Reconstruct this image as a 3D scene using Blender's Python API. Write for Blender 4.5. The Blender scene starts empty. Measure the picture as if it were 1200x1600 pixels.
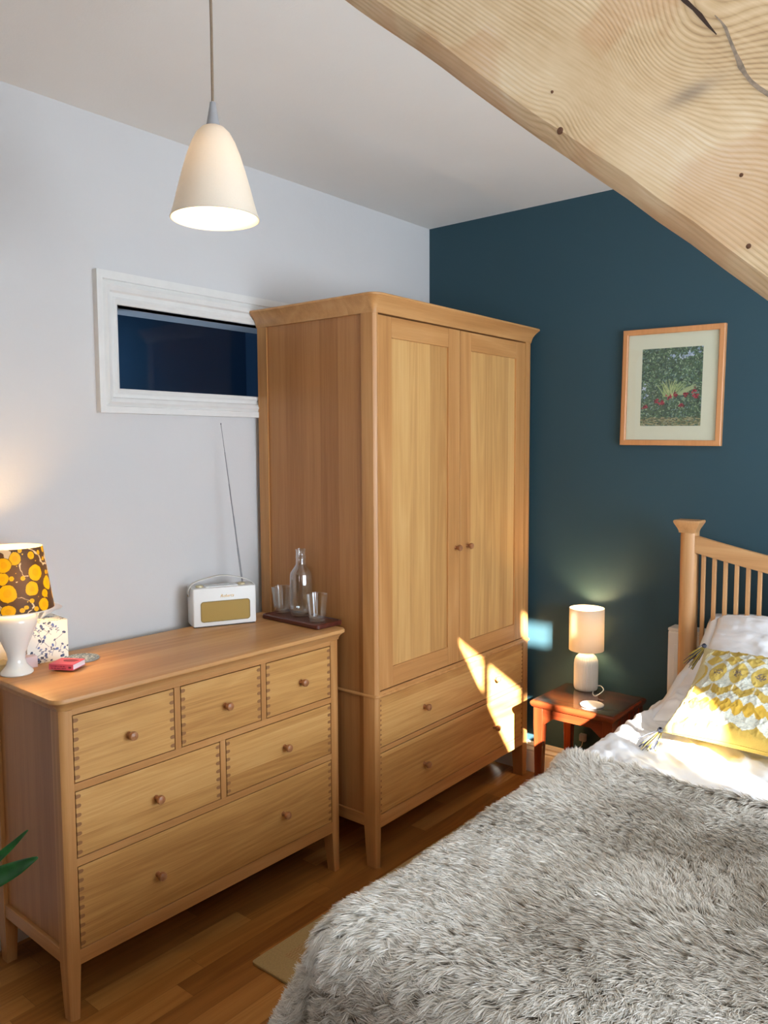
import bpy, math, random
import numpy as np
from mathutils import Vector, Matrix, noise as mnoise
random.seed(7)
RNG = np.random.default_rng(11)
SC = bpy.context.scene
COL = SC.collection
PI = math.pi

# ------------------------------------------------------------------ camera
CAM = dict(cx=2.3055, cy=-0.1055, cz=1.45, yaw=0.6893, pitch=0.0796, roll=-0.0051, f=1260.2)
def cam_axes():
    y, p, r = CAM['yaw'], CAM['pitch'], CAM['roll']
    f = Vector((-math.sin(y)*math.cos(p), math.cos(y)*math.cos(p), -math.sin(p)))
    rt = Vector((math.cos(y), math.sin(y), 0)); up = rt.cross(f)
    return f, math.cos(r)*rt + math.sin(r)*up, -math.sin(r)*rt + math.cos(r)*up
F_, R_, U_ = cam_axes()
cd = bpy.data.cameras.new('camera'); cam = bpy.data.objects.new('camera', cd); COL.objects.link(cam)
cam.matrix_world = Matrix(((R_.x, U_.x, -F_.x, CAM['cx']), (R_.y, U_.y, -F_.y, CAM['cy']), (R_.z, U_.z, -F_.z, CAM['cz']), (0, 0, 0, 1)))
cd.sensor_fit = 'VERTICAL'; cd.sensor_height = 36; cd.sensor_width = 27; cd.lens = 36*CAM['f']/1600
cd.clip_start = 0.02
SC.camera = cam

# ------------------------------------------------------------------ view, world, light
SC.view_settings.view_transform = 'Standard'; SC.view_settings.look = 'None'
SC.view_settings.gamma = 1; SC.view_settings.use_curve_mapping = False
SC.view_settings.exposure = 0.0
SC.cycles.max_bounces = 10; SC.cycles.diffuse_bounces = 5; SC.cycles.glossy_bounces = 4
SC.cycles.transmission_bounces = 10; SC.cycles.transparent_max_bounces = 12
SC.cycles.caustics_reflective = False; SC.cycles.caustics_refractive = False
SC.cycles.sample_clamp_indirect = 6
w = bpy.data.worlds.new('sky'); SC.world = w; w.use_nodes = True
nt = w.node_tree; nt.nodes.clear()
wo = nt.nodes.new('ShaderNodeOutputWorld'); wb = nt.nodes.new('ShaderNodeBackground')
wb.inputs[0].default_value = (0.62, 0.78, 1.0, 1); wb.inputs[1].default_value = 1.2
nt.links.new(wb.outputs[0], wo.inputs[0])

SUN_DIR = Vector((0.677, -0.617, 0.402)).normalized()
def light(name, kind, loc, energy, color, look=None, **kw):
    d = bpy.data.lights.new(name, kind); d.energy = energy; d.color = color
    for k, v in kw.items(): setattr(d, k, v)
    o = bpy.data.objects.new(name, d); COL.objects.link(o); o.location = loc
    if look is not None: o.rotation_euler = Vector(look).to_track_quat('-Z', 'Y').to_euler()
    return o
light('sun', 'SUN', (5, -4, 4), 78.0, (1.0, 0.93, 0.82), look=-SUN_DIR, angle=0.011)
light('right_fill_light', 'AREA', (3.9, 1.35, 1.32), 98, (0.76, 0.87, 1.0), look=(-1.0, 0.12, 0.14), shape='RECTANGLE', size=1.7, size_y=1.1)  # added fill light on the right; no roof window is built
light('rear_fill_light', 'AREA', (2.45, -1.3, 1.2), 11, (0.86, 0.93, 1.0), look=(-0.08, 1, 0.34), shape='RECTANGLE', size=0.6, size_y=0.7, spread=math.radians(95))  # added fill from behind, aimed up at the beam; no window there

# ------------------------------------------------------------------ material helpers
def lin(c):
    if isinstance(c, str): c = tuple(int(c[i:i+2], 16)/255 for i in (0, 2, 4))
    return tuple((v/12.92 if v <= 0.04045 else ((v+0.055)/1.055)**2.4) for v in c[:3]) + (1.0,)
class NT:
    def __init__(s, name):
        s.m = bpy.data.materials.new(name); s.m.use_nodes = True; s.t = s.m.node_tree; s.t.nodes.clear()
        s.out = s.n('ShaderNodeOutputMaterial')
    def n(s, t, **kw):
        nd = s.t.nodes.new(t)
        for k, v in kw.items(): setattr(nd, k, v)
        return nd
    def l(s, a, b): s.t.links.new(a, b); return s
    def math(s, op, a, b=None, clamp=False):
        nd = s.n('ShaderNodeMath', operation=op, use_clamp=clamp)
        for i, v in enumerate((a, b)):
            if v is None: continue
            if isinstance(v, (int, float)): nd.inputs[i].default_value = v
            else: s.l(v, nd.inputs[i])
        return nd.outputs[0]
    def noise(s, vec, scale, detail=3, rough=0.5, dist=0.0):
        nd = s.n('ShaderNodeTexNoise'); nd.inputs['Scale'].default_value = scale; nd.inputs['Detail'].default_value = detail
        nd.inputs['Roughness'].default_value = rough; nd.inputs['Distortion'].default_value = dist
        if vec is not None: s.l(vec, nd.inputs['Vector'])
        return nd.outputs[0]
    def map(s, vec, scale=(1, 1, 1), loc=(0, 0, 0), rot=(0, 0, 0)):
        nd = s.n('ShaderNodeMapping'); nd.inputs['Scale'].default_value = scale; nd.inputs['Location'].default_value = loc; nd.inputs['Rotation'].default_value = rot
        s.l(vec, nd.inputs['Vector']); return nd.outputs[0]
    def ramp(s, fac, stops):
        nd = s.n('ShaderNodeValToRGB'); e = nd.color_ramp.elements
        while len(e) < len(stops): e.new(0.5)
        for i, (p, c) in enumerate(stops): e[i].position = p; e[i].color = lin(c)
        s.l(fac, nd.inputs[0]); return nd.outputs[0]
    def mix(s, fac, a, b, mode='MIX'):
        nd = s.n('ShaderNodeMix', data_type='RGBA', blend_type=mode)
        for i, v in ((0, fac), (6, a), (7, b)):
            if isinstance(v, (int, float)): nd.inputs[i].default_value = v
            elif isinstance(v, tuple): nd.inputs[i].default_value = v
            elif isinstance(v, str): nd.inputs[i].default_value = lin(v)
            else: s.l(v, nd.inputs[i])
        return nd.outputs[2]
    def bsdf(s, color=None, rough=0.5, bump=None, bstr=0.2, bdist=0.002, **kw):
        b = s.n('ShaderNodeBsdfPrincipled')
        if color is not None:
            if isinstance(color, (str, tuple)): b.inputs['Base Color'].default_value = lin(color)
            else: s.l(color, b.inputs['Base Color'])
        if isinstance(rough, (int, float)): b.inputs['Roughness'].default_value = rough
        else: s.l(rough, b.inputs['Roughness'])
        for k, v in kw.items():
            k = k.replace('_', ' ')
            b.inputs[k].default_value = v
        if bump is not None:
            bn = s.n('ShaderNodeBump'); bn.inputs['Strength'].default_value = bstr; bn.inputs['Distance'].default_value = bdist
            s.l(bump, bn.inputs['Height']); s.l(bn.outputs[0], b.inputs['Normal'])
        s.l(b.outputs[0], s.out.inputs[0]); return b
    def obj(s): return s.n('ShaderNodeTexCoord').outputs['Object']

def plain(name, color, rough=0.5, nscale=0, namp=0.06, bstr=0.15, **kw):
    t = NT(name); v = t.obj()
    nz = t.noise(v, nscale or 40, 4)
    c = lin(color); lo = tuple(x*(1-namp) for x in c[:3]); hi = tuple(min(1, x*(1+namp)) for x in c[:3])
    nd = t.n('ShaderNodeMix', data_type='RGBA'); t.l(nz, nd.inputs[0]); nd.inputs[6].default_value = lo+(1,); nd.inputs[7].default_value = hi+(1,)
    t.bsdf(nd.outputs[2], rough, nz, bstr, 0.001, **kw); return t.m

AXV = {'X': (0.08, 1, 1), 'Y': (1, 0.08, 1), 'Z': (1, 1, 0.08)}
def wood(name, lo, mid, hi, axis='Z', rings=16.0, rscale=3.2, rough=0.42, board=None, baxis='Y', bamp=0.10, fiber=0.35, ringamt=0.38, coat=0.0):
    t = NT(name); o = t.obj()
    rnd = t.n('ShaderNodeObjectInfo').outputs['Random']
    off = t.n('ShaderNodeCombineXYZ'); t.l(t.math('MULTIPLY', rnd, 7.3), off.inputs[0]); t.l(t.math('MULTIPLY', rnd, 3.1), off.inputs[1]); t.l(t.math('MULTIPLY', rnd, 5.7), off.inputs[2])
    add = t.n('ShaderNodeVectorMath', operation='ADD'); t.l(o, add.inputs[0]); t.l(off.outputs[0], add.inputs[1]); v = add.outputs[0]
    bval = None
    if board:
        sp = t.n('ShaderNodeSeparateXYZ'); t.l(o, sp.inputs[0])
        q = t.math('FLOOR', t.math('DIVIDE', t.math('ADD', sp.outputs['XYZ'.index(baxis)], 5.013), board))
        wn = t.n('ShaderNodeTexWhiteNoise', noise_dimensions='2D'); cb = t.n('ShaderNodeCombineXYZ'); t.l(q, cb.inputs[0]); t.l(rnd, cb.inputs[1]); t.l(cb.outputs[0], wn.inputs['Vector'])
        bval = wn.outputs['Value']
        sc = t.n('ShaderNodeVectorMath', operation='SCALE'); t.l(wn.outputs['Color'], sc.inputs[0]); sc.inputs['Scale'].default_value = 4.0
        ad = t.n('ShaderNodeVectorMath', operation='ADD'); t.l(v, ad.inputs[0]); t.l(sc.outputs[0], ad.inputs[1]); v = ad.outputs[0]
    st = t.map(v, AXV[axis])
    n1 = t.noise(st, rscale, 1.5, 0.45, 0.25)
    ring = t.math('PINGPONG', t.math('MULTIPLY', n1, rings), 0.5)
    ring = t.math('POWER', t.math('MULTIPLY', ring, 2.0), 1.6)
    fs = {'X': (0.025, 1, 1), 'Y': (1, 0.025, 1), 'Z': (1, 1, 0.025)}[axis]
    fb = t.noise(t.map(v, fs), 330, 3, 0.6)
    fb2 = t.noise(t.map(v, fs), 60, 3, 0.6)
    m = t.math('ADD', t.math('MULTIPLY', ring, ringamt*0.55), t.math('MULTIPLY', fb2, 0.5))
    m = t.math('ADD', m, t.math('MULTIPLY', t.math('SUBTRACT', fb, 0.5), fiber))
    if bval is not None: m = t.math('ADD', m, t.math('MULTIPLY', t.math('SUBTRACT', bval, 0.5), bamp*3.2))
    c = t.ramp(m, [(0.05, lo), (0.38, mid), (0.75, hi)])
    t.bsdf(c, rough, fb, 0.06, 0.0006, Coat_Weight=coat, Coat_Roughness=0.25); return t.m

OAK = ('a5703c', 'bf8a52', 'd0a069')
oakX = wood('oak_grain_x', *OAK, axis='X'); oakY = wood('oak_grain_y', *OAK, axis='Y'); oakZ = wood('oak_grain_z', *OAK, axis='Z')
oak_drawer = wood('oak_drawer', 'a8753e', 'c79657', 'd8ad70', axis='Y', rings=26, rscale=4.5, board=0.09, baxis='Z', bamp=0.08, ringamt=0.24, fiber=0.5)
oak_top = wood('oak_top', 'ab7843', 'c28f58', 'd0a26b', axis='Y', rings=12, rscale=3.0, board=0.10, baxis='X', bamp=0.07)
oak_panel = wood('oak_panel', 'b0804a', 'cb9d60', 'd9b177', axis='Z', rings=12, rscale=7.0, board=0.062, baxis='Y', bamp=0.10, ringamt=0.22)
oak_side = wood('oak_side', '9c6636', 'b27c48', 'c08b57', axis='Z', rings=8, rscale=6.0, board=0.085, baxis='X', bamp=0.08, ringamt=0.15)
oak_dark = plain('oak_end_grain', '93653c', 0.6, 300, 0.2)
oak_knob = wood('oak_knob', '8f5a38', 'a9744c', 'b98a60', axis='X', rough=0.35)
oak_bed = wood('oak_bed', 'a97a4b', 'c49462', 'd3aa7a', axis='Z', rings=8)
oak_bedX = wood('oak_bed_rail', 'a97a4b', 'c49462', 'd3aa7a', axis='X', rings=8)
frame_wood = wood('picture_frame_wood', 'b27a4a', 'c68c5a', 'd09b68', axis='Z', rings=5)
mahog = wood('mahogany', '55200f', '7a3419', '914a27', axis='Z', rings=8, rough=0.25, coat=0.4)
mahogX = wood('mahogany_x', '55200f', '7a3419', '914a27', axis='X', rings=8, rough=0.25, coat=0.4)
tray_wood = wood('dark_tray_wood', '3c160c', '54231a', '66301f', axis='X', rough=0.3, coat=0.3)
white_paint = plain('white_gloss_paint', 'e6e4de', 0.35, 30, 0.03)
ceramic = plain('white_ceramic', 'ecebe4', 0.12, 20, 0.02, 0.0, Coat_Weight=0.5)
gold = plain('brass', 'c9a25a', 0.25, 60, 0.05, Metallic=1.0)
chrome = plain('chrome', '8d8d90', 0.3, 60, 0.02, 0.0, Metallic=1.0)
def glassmat(name, rough=0.0, color=(1, 1, 1), ior=1.45):
    t = NT(name); b = t.bsdf(color, rough); b.inputs['Transmission Weight'].default_value = 1.0; b.inputs['IOR'].default_value = ior
    b.inputs['Base Color'].default_value = (*color, 1); return t.m
def thinglass(name, edge=0.5, tint=(.97, .99, .98), base=.04, rough=0.0, power=2.5):
    t = NT(name); tr = t.n('ShaderNodeBsdfTransparent'); tr.inputs[0].default_value = (*tint, 1)
    gl = t.n('ShaderNodeBsdfGlossy'); gl.inputs['Roughness'].default_value = rough; gl.inputs[0].default_value = (1, 1, 1, 1)
    lw = t.n('ShaderNodeLayerWeight'); f = t.math('ADD', t.math('MULTIPLY', t.math('POWER', lw.outputs['Facing'], power), edge), base, clamp=True)
    mx = t.n('ShaderNodeMixShader'); t.l(f, mx.inputs[0]); t.l(tr.outputs[0], mx.inputs[1]); t.l(gl.outputs[0], mx.inputs[2]); t.l(mx.outputs[0], t.out.inputs[0]); return t.m
glass = thinglass('clear_glass', .85, (.955, .97, .965), .06, .01, 1.9)
def attr_mat(name, rough=0.6, trans=0.0, **kw):
    t = NT(name); a = t.n('ShaderNodeAttribute', attribute_name='Col')
    fine = t.noise(t.obj(), 400, 2)
    c = t.mix(0.12, a.outputs['Color'], fine, 'OVERLAY')
    b = t.bsdf(c, rough, fine, 0.1, 0.0005, **kw)
    if trans:
        tr = t.n('ShaderNodeBsdfTranslucent'); t.l(c, tr.inputs[0]); mx = t.n('ShaderNodeMixShader'); mx.inputs[0].default_value = trans
        t.l(b.outputs[0], mx.inputs[1]); t.l(tr.outputs[0], mx.inputs[2]); t.l(mx.outputs[0], t.out.inputs[0])
    return t.m
def translucent(name, color, trans=0.5, rough=0.6):
    t = NT(name); nz = t.noise(t.obj(), 300, 2); c = t.mix(0.04, lin(color), nz, 'MULTIPLY')
    b = t.bsdf(c, rough, nz, 0.05); tr = t.n('ShaderNodeBsdfTranslucent'); t.l(c, tr.inputs[0]); mx = t.n('ShaderNodeMixShader'); mx.inputs[0].default_value = trans
    t.l(b.outputs[0], mx.inputs[1]); t.l(tr.outputs[0], mx.inputs[2]); t.l(mx.outputs[0], t.out.inputs[0]); return t.m
def emitter(name, color, s):
    t = NT(name); e = t.n('ShaderNodeEmission'); e.inputs[0].default_value = lin(color); e.inputs[1].default_value = s; t.l(e.outputs[0], t.out.inputs[0]); return t.m

# ------------------------------------------------------------------ mesh helpers
class M:
    def __init__(s): s.v = []; s.f = []; s.mi = []
    def add(s, vs, fs, mi=0):
        b = len(s.v); s.v += [tuple(v) for v in vs]; s.f += [tuple(b+i for i in f) for f in fs]; s.mi += [mi]*len(fs); return s
    def box(s, x0, x1, y0, y1, z0, z1, mi=0):
        vs = [(x, y, z) for z in (z0, z1) for y in (y0, y1) for x in (x0, x1)]
        return s.add(vs, [(0, 2, 3, 1), (4, 5, 7, 6), (0, 1, 5, 4), (2, 6, 7, 3), (0, 4, 6, 2), (1, 3, 7, 5)], mi)
    def loft(s, rings, cap=(True, True), mi=0, closed=True):
        n = len(rings[0]); vs = [p for r in rings for p in r]; fs = []
        for k in range(len(rings)-1):
            for i in range(n if closed else n-1):
                j = (i+1) % n; fs.append((k*n+i, k*n+j, (k+1)*n+j, (k+1)*n+i))
        if cap[0]: fs.append(tuple(range(n))[::-1])
        if cap[1]: fs.append(tuple((len(rings)-1)*n+i for i in range(n)))
        return s.add(vs, fs, mi)
    def prism(s, poly, axis, a, b, mi=0):
        def P(q, t):
            return {'Z': (q[0], q[1], t), 'Y': (q[0], t, q[1]), 'X': (t, q[0], q[1])}[axis]
        return s.loft([[P(q, a) for q in poly], [P(q, b) for q in poly]], mi=mi)
    def lathe(s, prof, c=(0, 0, 0), seg=32, mi=0, cap=(False, False), rib=0, ribn=24, axis='Z'):
        rings = []
        for r, z in prof:
            ring = []
            for i in range(seg):
                a = 2*PI*i/seg; rr = r*(1+rib*math.cos(ribn*a)) if rib else r
                u, v_ = rr*math.cos(a), rr*math.sin(a)
                ring.append({'Z': (c[0]+u, c[1]+v_, c[2]+z), 'X': (c[0]+z, c[1]+u, c[2]+v_), 'Y': (c[0]+u, c[1]+z, c[2]+v_)}[axis])
            rings.append(ring)
        return s.loft(rings, cap, mi)
    def tube(s, path, rad, seg=8, mi=0):
        path = [Vector(p) for p in path]; rings = []; up = Vector((0, 0, 1)); prev = None
        for i, p in enumerate(path):
            d = (path[min(i+1, len(path)-1)]-path[max(i-1, 0)]).normalized()
            a = prev if prev is not None else (up if abs(d.dot(up)) < 0.95 else Vector((1, 0, 0)))
            a = (a-d*a.dot(d)).normalized(); prev = a; b = d.cross(a)
            r = rad if isinstance(rad, (int, float)) else rad[i]
            rings.append([p+a*r*math.cos(2*PI*k/seg)+b*r*math.sin(2*PI*k/seg) for k in range(seg)])
        return s.loft(rings, mi=mi)
    def build(s, name, mats, parent=None, smooth=35, bevel=0, bseg=2, **props):
        me = bpy.data.meshes.new(name); me.from_pydata(s.v, [], s.f)
        for m in (mats if isinstance(mats, (list, tuple)) else [mats]): me.materials.append(m)
        if any(s.mi): me.polygons.foreach_set('material_index', s.mi)
        me.validate(); me.update()
        import bmesh
        bm = bmesh.new(); bm.from_mesh(me); bmesh.ops.recalc_face_normals(bm, faces=bm.faces); bm.to_mesh(me); bm.free()
        if smooth:
            me.shade_smooth(); me.set_sharp_from_angle(angle=math.radians(smooth))
        o = bpy.data.objects.new(name, me); COL.objects.link(o)
        if parent is not None: o.parent = parent
        if bevel:
            b = o.modifiers.new('edge', 'BEVEL'); b.width = bevel; b.segments = bseg; b.limit_method = 'ANGLE'; b.angle_limit = math.radians(40)
        for k, v in props.items(): o[k] = v
        return o
def thing(name, label, cat, loc=(0, 0, 0), rot=(0, 0, 0), group=None):
    o = bpy.data.objects.new(name, None); COL.objects.link(o); o.location = loc; o.rotation_euler = rot
    o.empty_display_size = 0.05; o['label'] = label; o['category'] = cat
    if group: o['group'] = group
    return o
def rrect(x0, x1, y0, y1, r, z, seg=5):
    r4 = r if isinstance(r, (list, tuple)) else (r,)*4
    pts = []
    for (cx, cy, a0, rr) in ((x1, y1, 0, r4[0]), (x0, y1, 90, r4[1]), (x0, y0, 180, r4[2]), (x1, y0, 270, r4[3])):
        sx = -1 if cx == x1 else 1; sy = -1 if cy == y1 else 1
        for k in range(seg+1):
            a = math.radians(a0+90*k/seg)
            pts.append((cx+sx*rr+rr*math.cos(a), cy+sy*rr+rr*math.sin(a), z))
    return pts
def bez(pts, n=24):
    out = []; P = [Vector(p) for p in pts]; P = [P[0]*2-P[1]]+P+[P[-1]*2-P[-2]]
    for i in range(1, len(P)-2):
        for k in range(n):
            t = k/n; a, b, c, d = P[i-1], P[i], P[i+1], P[i+2]
            out.append(0.5*((2*b)+(c-a)*t+(2*a-5*b+4*c-d)*t*t+(3*b-a-3*c+d)*t**3))
    out.append(P[-2]); return out
def grid_mesh(name, P, cols, mat, parent=None, wrap=False, smooth=True, thick=0):
    """P: (ny,nx,3) positions, cols: (ny,nx,3) linear colours"""
    ny, nx = P.shape[:2]; me = bpy.data.meshes.new(name)
    idx = np.arange(ny*nx).reshape(ny, nx)
    if wrap: idx = np.concatenate([idx, idx[:, :1]], 1)
    q = np.stack([idx[:-1, :-1], idx[:-1, 1:], idx[1:, 1:], idx[1:, :-1]], -1).reshape(-1, 4)
    me.vertices.add(ny*nx); me.vertices.foreach_set('co', P.reshape(-1).astype(np.float32))
    me.loops.add(q.size); me.loops.foreach_set('vertex_index', q.reshape(-1).astype(np.int32))
    me.polygons.add(len(q)); me.polygons.foreach_set('loop_start', np.arange(0, q.size, 4, dtype=np.int32))
    me.update(calc_edges=True)
    if cols is not None:
        a = me.color_attributes.new('Col', 'FLOAT_COLOR', 'POINT')
        c4 = np.concatenate([cols.reshape(-1, 3), np.ones((ny*nx, 1))], 1).astype(np.float32); a.data.foreach_set('color', c4.reshape(-1))
    me.materials.append(mat)
    if smooth: me.shade_smooth()
    me.validate()
    o = bpy.data.objects.new(name, me); COL.objects.link(o)
    if parent is not None: o.parent = parent
    if thick:
        s = o.modifiers.new('thickness', 'SOLIDIFY'); s.thickness = thick; s.offset = -1
    return o
def npl(hexs): return np.array(lin(hexs)[:3])
def vnoise(x, y, seed=0):
    """smooth value noise on arrays"""
    xi = np.floor(x).astype(int); yi = np.floor(y).astype(int); fx = x-xi; fy = y-yi
    fx = fx*fx*(3-2*fx); fy = fy*fy*(3-2*fy)
    def h(a, b):
        n = (a*374761393+b*668265263+seed*974711) & 0x7fffffff
        n = ((n ^ (n >> 13))*1274126177) & 0x7fffffff
        return ((n ^ (n >> 16)) & 0xffff)/65535.0
    return (h(xi, yi)*(1-fx)+h(xi+1, yi)*fx)*(1-fy)+(h(xi, yi+1)*(1-fx)+h(xi+1, yi+1)*fx)*fy
def fnoise(x, y, seed=0, oct=4):
    s = 0; a = 0.5
    for k in range(oct): s = s+a*vnoise(x*2**k, y*2**k, seed+k*17); a *= 0.5
    return s/0.9375

# ------------------------------------------------------------------ the room
YT, ZC = 3.0391, 2.4741
XR = 4.2; YB = -1.9
def structure(o): o['kind'] = 'structure'; return o
def wall_mat(name, color, rough=0.9):
    t = NT(name); o = t.obj(); n1 = t.noise(o, 3.5, 4, 0.6); n2 = t.noise(o, 180, 3)
    c = lin(color); a = tuple(x*0.97 for x in c[:3]); b = tuple(min(1, x*1.02) for x in c[:3])
    nd = t.n('ShaderNodeMix', data_type='RGBA'); t.l(n1, nd.inputs[0]); nd.inputs[6].default_value = a+(1,); nd.inputs[7].default_value = b+(1,)
    h = t.math('ADD', t.math('MULTIPLY', n1, 3.0), t.math('MULTIPLY', n2, 0.3))
    t.bsdf(nd.outputs[2], rough, h, 0.25, 0.004); return t.m
m_white = wall_mat('wall_white_emulsion', 'd0cfce'); m_teal = wall_mat('wall_teal_emulsion', '24434e', 0.7); m_ceil = wall_mat('ceiling_white_emulsion', 'e9e8e4')
# white wall with borrowed-light window hole
WY0, WY1, WZ0, WZ1 = 1.361, 2.30, 1.642, 1.905
b = M(); T = 0.16
b.box(-T, 0, YB, WY0, 0, ZC+0.1).box(-T, 0, WY1, YT, 0, ZC+0.1).box(-T, 0, WY0, WY1, 0, WZ0).box(-T, 0, WY0, WY1, WZ1, ZC+0.1)
structure(b.build('wall_left', m_white, smooth=0))
structure(M().box(-T, XR+0.1, YT, YT+0.15, -0.02, ZC+0.1).build('wall_back', m_teal, smooth=0))
structure(M().box(XR, XR+0.12, 0.338, YT, 0, ZC+0.1).build('wall_right', m_white, smooth=0))
structure(M().prism([(-T, YB-0.1), (2.85, YB-0.1), (2.85, 0.338), (XR+0.12, 0.338), (XR+0.12, YT+0.1), (-T, YT+0.1)], 'Z', ZC, ZC+0.12).build('ceiling', m_ceil, smooth=0))
# walls behind and beside the camera; the bay to the right is added, its window opening cut to shape the sun patches
YW = 0.35; BX = 2.80
def zx(X, Z): return X-1.0973*YW, Z-0.6515*YW
wx0, wz0 = zx(3.22, 1.87); wx1, wz1 = zx(4.17, 2.302)
fx0, fz0 = zx(3.80, 2.556); fx1, fz1 = zx(4.003, 2.655)
structure(M().box(-T, BX, YB-0.1, YB, 0, ZC).build('wall_front', wall_mat('wall_taupe_emulsion', '66605a'), smooth=0))
structure(M().box(BX, BX+0.05, YB, YW-0.02, 0, ZC).build('wall_added_bay', m_white, smooth=0))
b = M(); t0, t1 = YW-0.012, YW
b.box(BX, wx0, t0, t1, 0, ZC).box(wx1, XR+0.1, t0, t1, 0, ZC).box(wx0, wx1, t0, t1, 0, wz0).box(wx0, wx1, t0, t1, wz1, fz0)
q0, h0 = zx(3.45, 2.02); q1, h1 = zx(4.00, 2.303); b.box(wx0, q0, t0, t1, wz0, h0).box(q1, wx1, t0, t1, wz0, h1)  # boxes added in the opening to block part of the sun
b.box(wx0, fx0, t0, t1, fz0, fz1).box(fx1, wx1, t0, t1, fz0, fz1).box(wx0, wx1, t0, t1, fz1, ZC)
structure(b.build('wall_sun_aperture', m_white, smooth=0))
b = M()
for X0, X1 in ((3.463, 3.495), (3.797, 3.827)):
    a0, _ = zx(X0, 0); a1, _ = zx(X1, 0); b.box(a0, a1, t0-0.01, t1+0.012, wz0, wz1)
structure(b.build('window_2', white_paint, bevel=0.003))
# floor
def floor_mat():
    t = NT('oak_strip_floor'); o = t.obj(); sp = t.n('ShaderNodeSeparateXYZ'); t.l(o, sp.inputs[0])
    sx = t.math('DIVIDE', t.math('ADD', sp.outputs[0], 5.0), 0.072); si = t.math('FLOOR', sx)
    wn = t.n('ShaderNodeTexWhiteNoise', noise_dimensions='1D'); t.l(si, wn.inputs['W'])
    sy = t.math('ADD', t.math('DIVIDE', sp.outputs[1], 0.52), t.math('MULTIPLY', wn.outputs[0], 9.0)); bi = t.math('FLOOR', sy)
    cb = t.n('ShaderNodeCombineXYZ'); t.l(si, cb.inputs[0]); t.l(bi, cb.inputs[1])
    w2 = t.n('ShaderNodeTexWhiteNoise', noise_dimensions='2D'); t.l(cb.outputs[0], w2.inputs['Vector'])
    sc = t.n('ShaderNodeVectorMath', operation='SCALE'); t.l(w2.outputs['Color'], sc.inputs[0]); sc.inputs['Scale'].default_value = 9
    ad = t.n('ShaderNodeVectorMath', operation='ADD'); t.l(o, ad.inputs[0]); t.l(sc.outputs[0], ad.inputs[1])
    n1 = t.noise(t.map(ad.outputs[0], (1, 0.09, 1)), 7, 2, 0.5, 0.3)
    ring = t.math('PINGPONG', t.math('MULTIPLY', n1, 12), 0.5)
    fb = t.noise(t.map(ad.outputs[0], (1, 0.03, 1)), 260, 3, 0.6)
    m = t.math('ADD', t.math('MULTIPLY', w2.outputs['Value'], 0.62), t.math('ADD', t.math('MULTIPLY', ring, 0.36), t.math('MULTIPLY', fb, 0.26)))
    c = t.ramp(m, [(0.12, '7a4a20'), (0.5, 'a36a31'), (0.8, 'b98245'), (1.0, 'cda068')])
    ex = t.math('ABSOLUTE', t.math('SUBTRACT', t.math('FRACT', sx), 0.5)); ey = t.math('ABSOLUTE', t.math('SUBTRACT', t.math('FRACT', sy), 0.5))
    gap = t.math('MAXIMUM', t.math('GREATER_THAN', ex, 0.489), t.math('GREATER_THAN', ey, 0.4985))
    c = t.mix(t.math('MULTIPLY', gap, 0.45), c, '4a2a12')
    t.bsdf(c, 0.28, fb, 0.05, 0.0005); return t.m
structure(M().box(-T, XR+0.1, YB-0.1, YT+0.1, -0.06, 0).build('floor', floor_mat(), smooth=0))
# skirting boards
def skirting(name, poly_fn):
    pass
prof = [(0, 0), (0.022, 0), (0.022, 0.085), (0.018, 0.092), (0.019, 0.100), (0.012, 0.112), (0.013, 0.120), (0.006, 0.132), (0, 0.134)]
o = M().prism([(YT-a, z) for a, z in prof], 'X', 0.023, XR).build('baseboard_back', white_paint); structure(o)
o = M().prism([(a, z) for a, z in prof], 'Y', YB, YT).build('baseboard_left', white_paint); structure(o)

# borrowed-light window: moulded architrave, pane, dark blue room beyond
b = M(); ins = [0, 0, .020, .022, .034, .046, .050, .060, .066, .074, .078, .078]; hts = [0, .024, .024, .018, .026, .021, .013, .012, .016, .013, .009, -.05]
def rrs(i, h):
    y0, y1, z0, z1 = WY0-.078+i, WY1+.078-i, WZ0-.078+i, WZ1+.098-i*(.098/.078)
    return [(h, y0, z0), (h, y1, z0), (h, y1, z1), (h, y0, z1)]
b.loft([rrs(i, h) for i, h in zip(ins, hts)], cap=(False, False))
win = structure(b.build('window_1', plain('old_white_paint', 'dddcd8', 0.45, 25, 0.06, 0.4), smooth=30))
o = M().box(-0.056, -0.052, WY0-0.002, WY1+0.002, WZ0-0.002, WZ1+0.002).build('pane', thinglass('window_glass', .12, (.85, .92, .98), .012), smooth=0, parent=win)
blue = wall_mat('dark_blue_emulsion', '35546f', 0.6)
b = M(); b.box(-1.15, -1.1, WY0-.6, WY1+.6, 1.0, 2.6).box(-1.1, -T, WY0-.6, WY0-.55, 1.0, 2.6).box(-1.1, -T, WY1+.55, WY1+.6, 1.0, 2.6).box(-1.1, -T, WY0-.6, WY1+.6, 2.55, 2.6).box(-1.1, -T, WY0-.6, WY1+.6, 1.0, 1.03)
structure(b.build('next_room_box_1', blue, smooth=0))
light('next_room_light', 'AREA', (-0.6, 1.0, 1.2), 9.0, (0.75, 0.85, 1.0), look=(-0.5, 0.6, 0.5), size=0.25)  # unseen light added to brighten the blue room behind the pane

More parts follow.
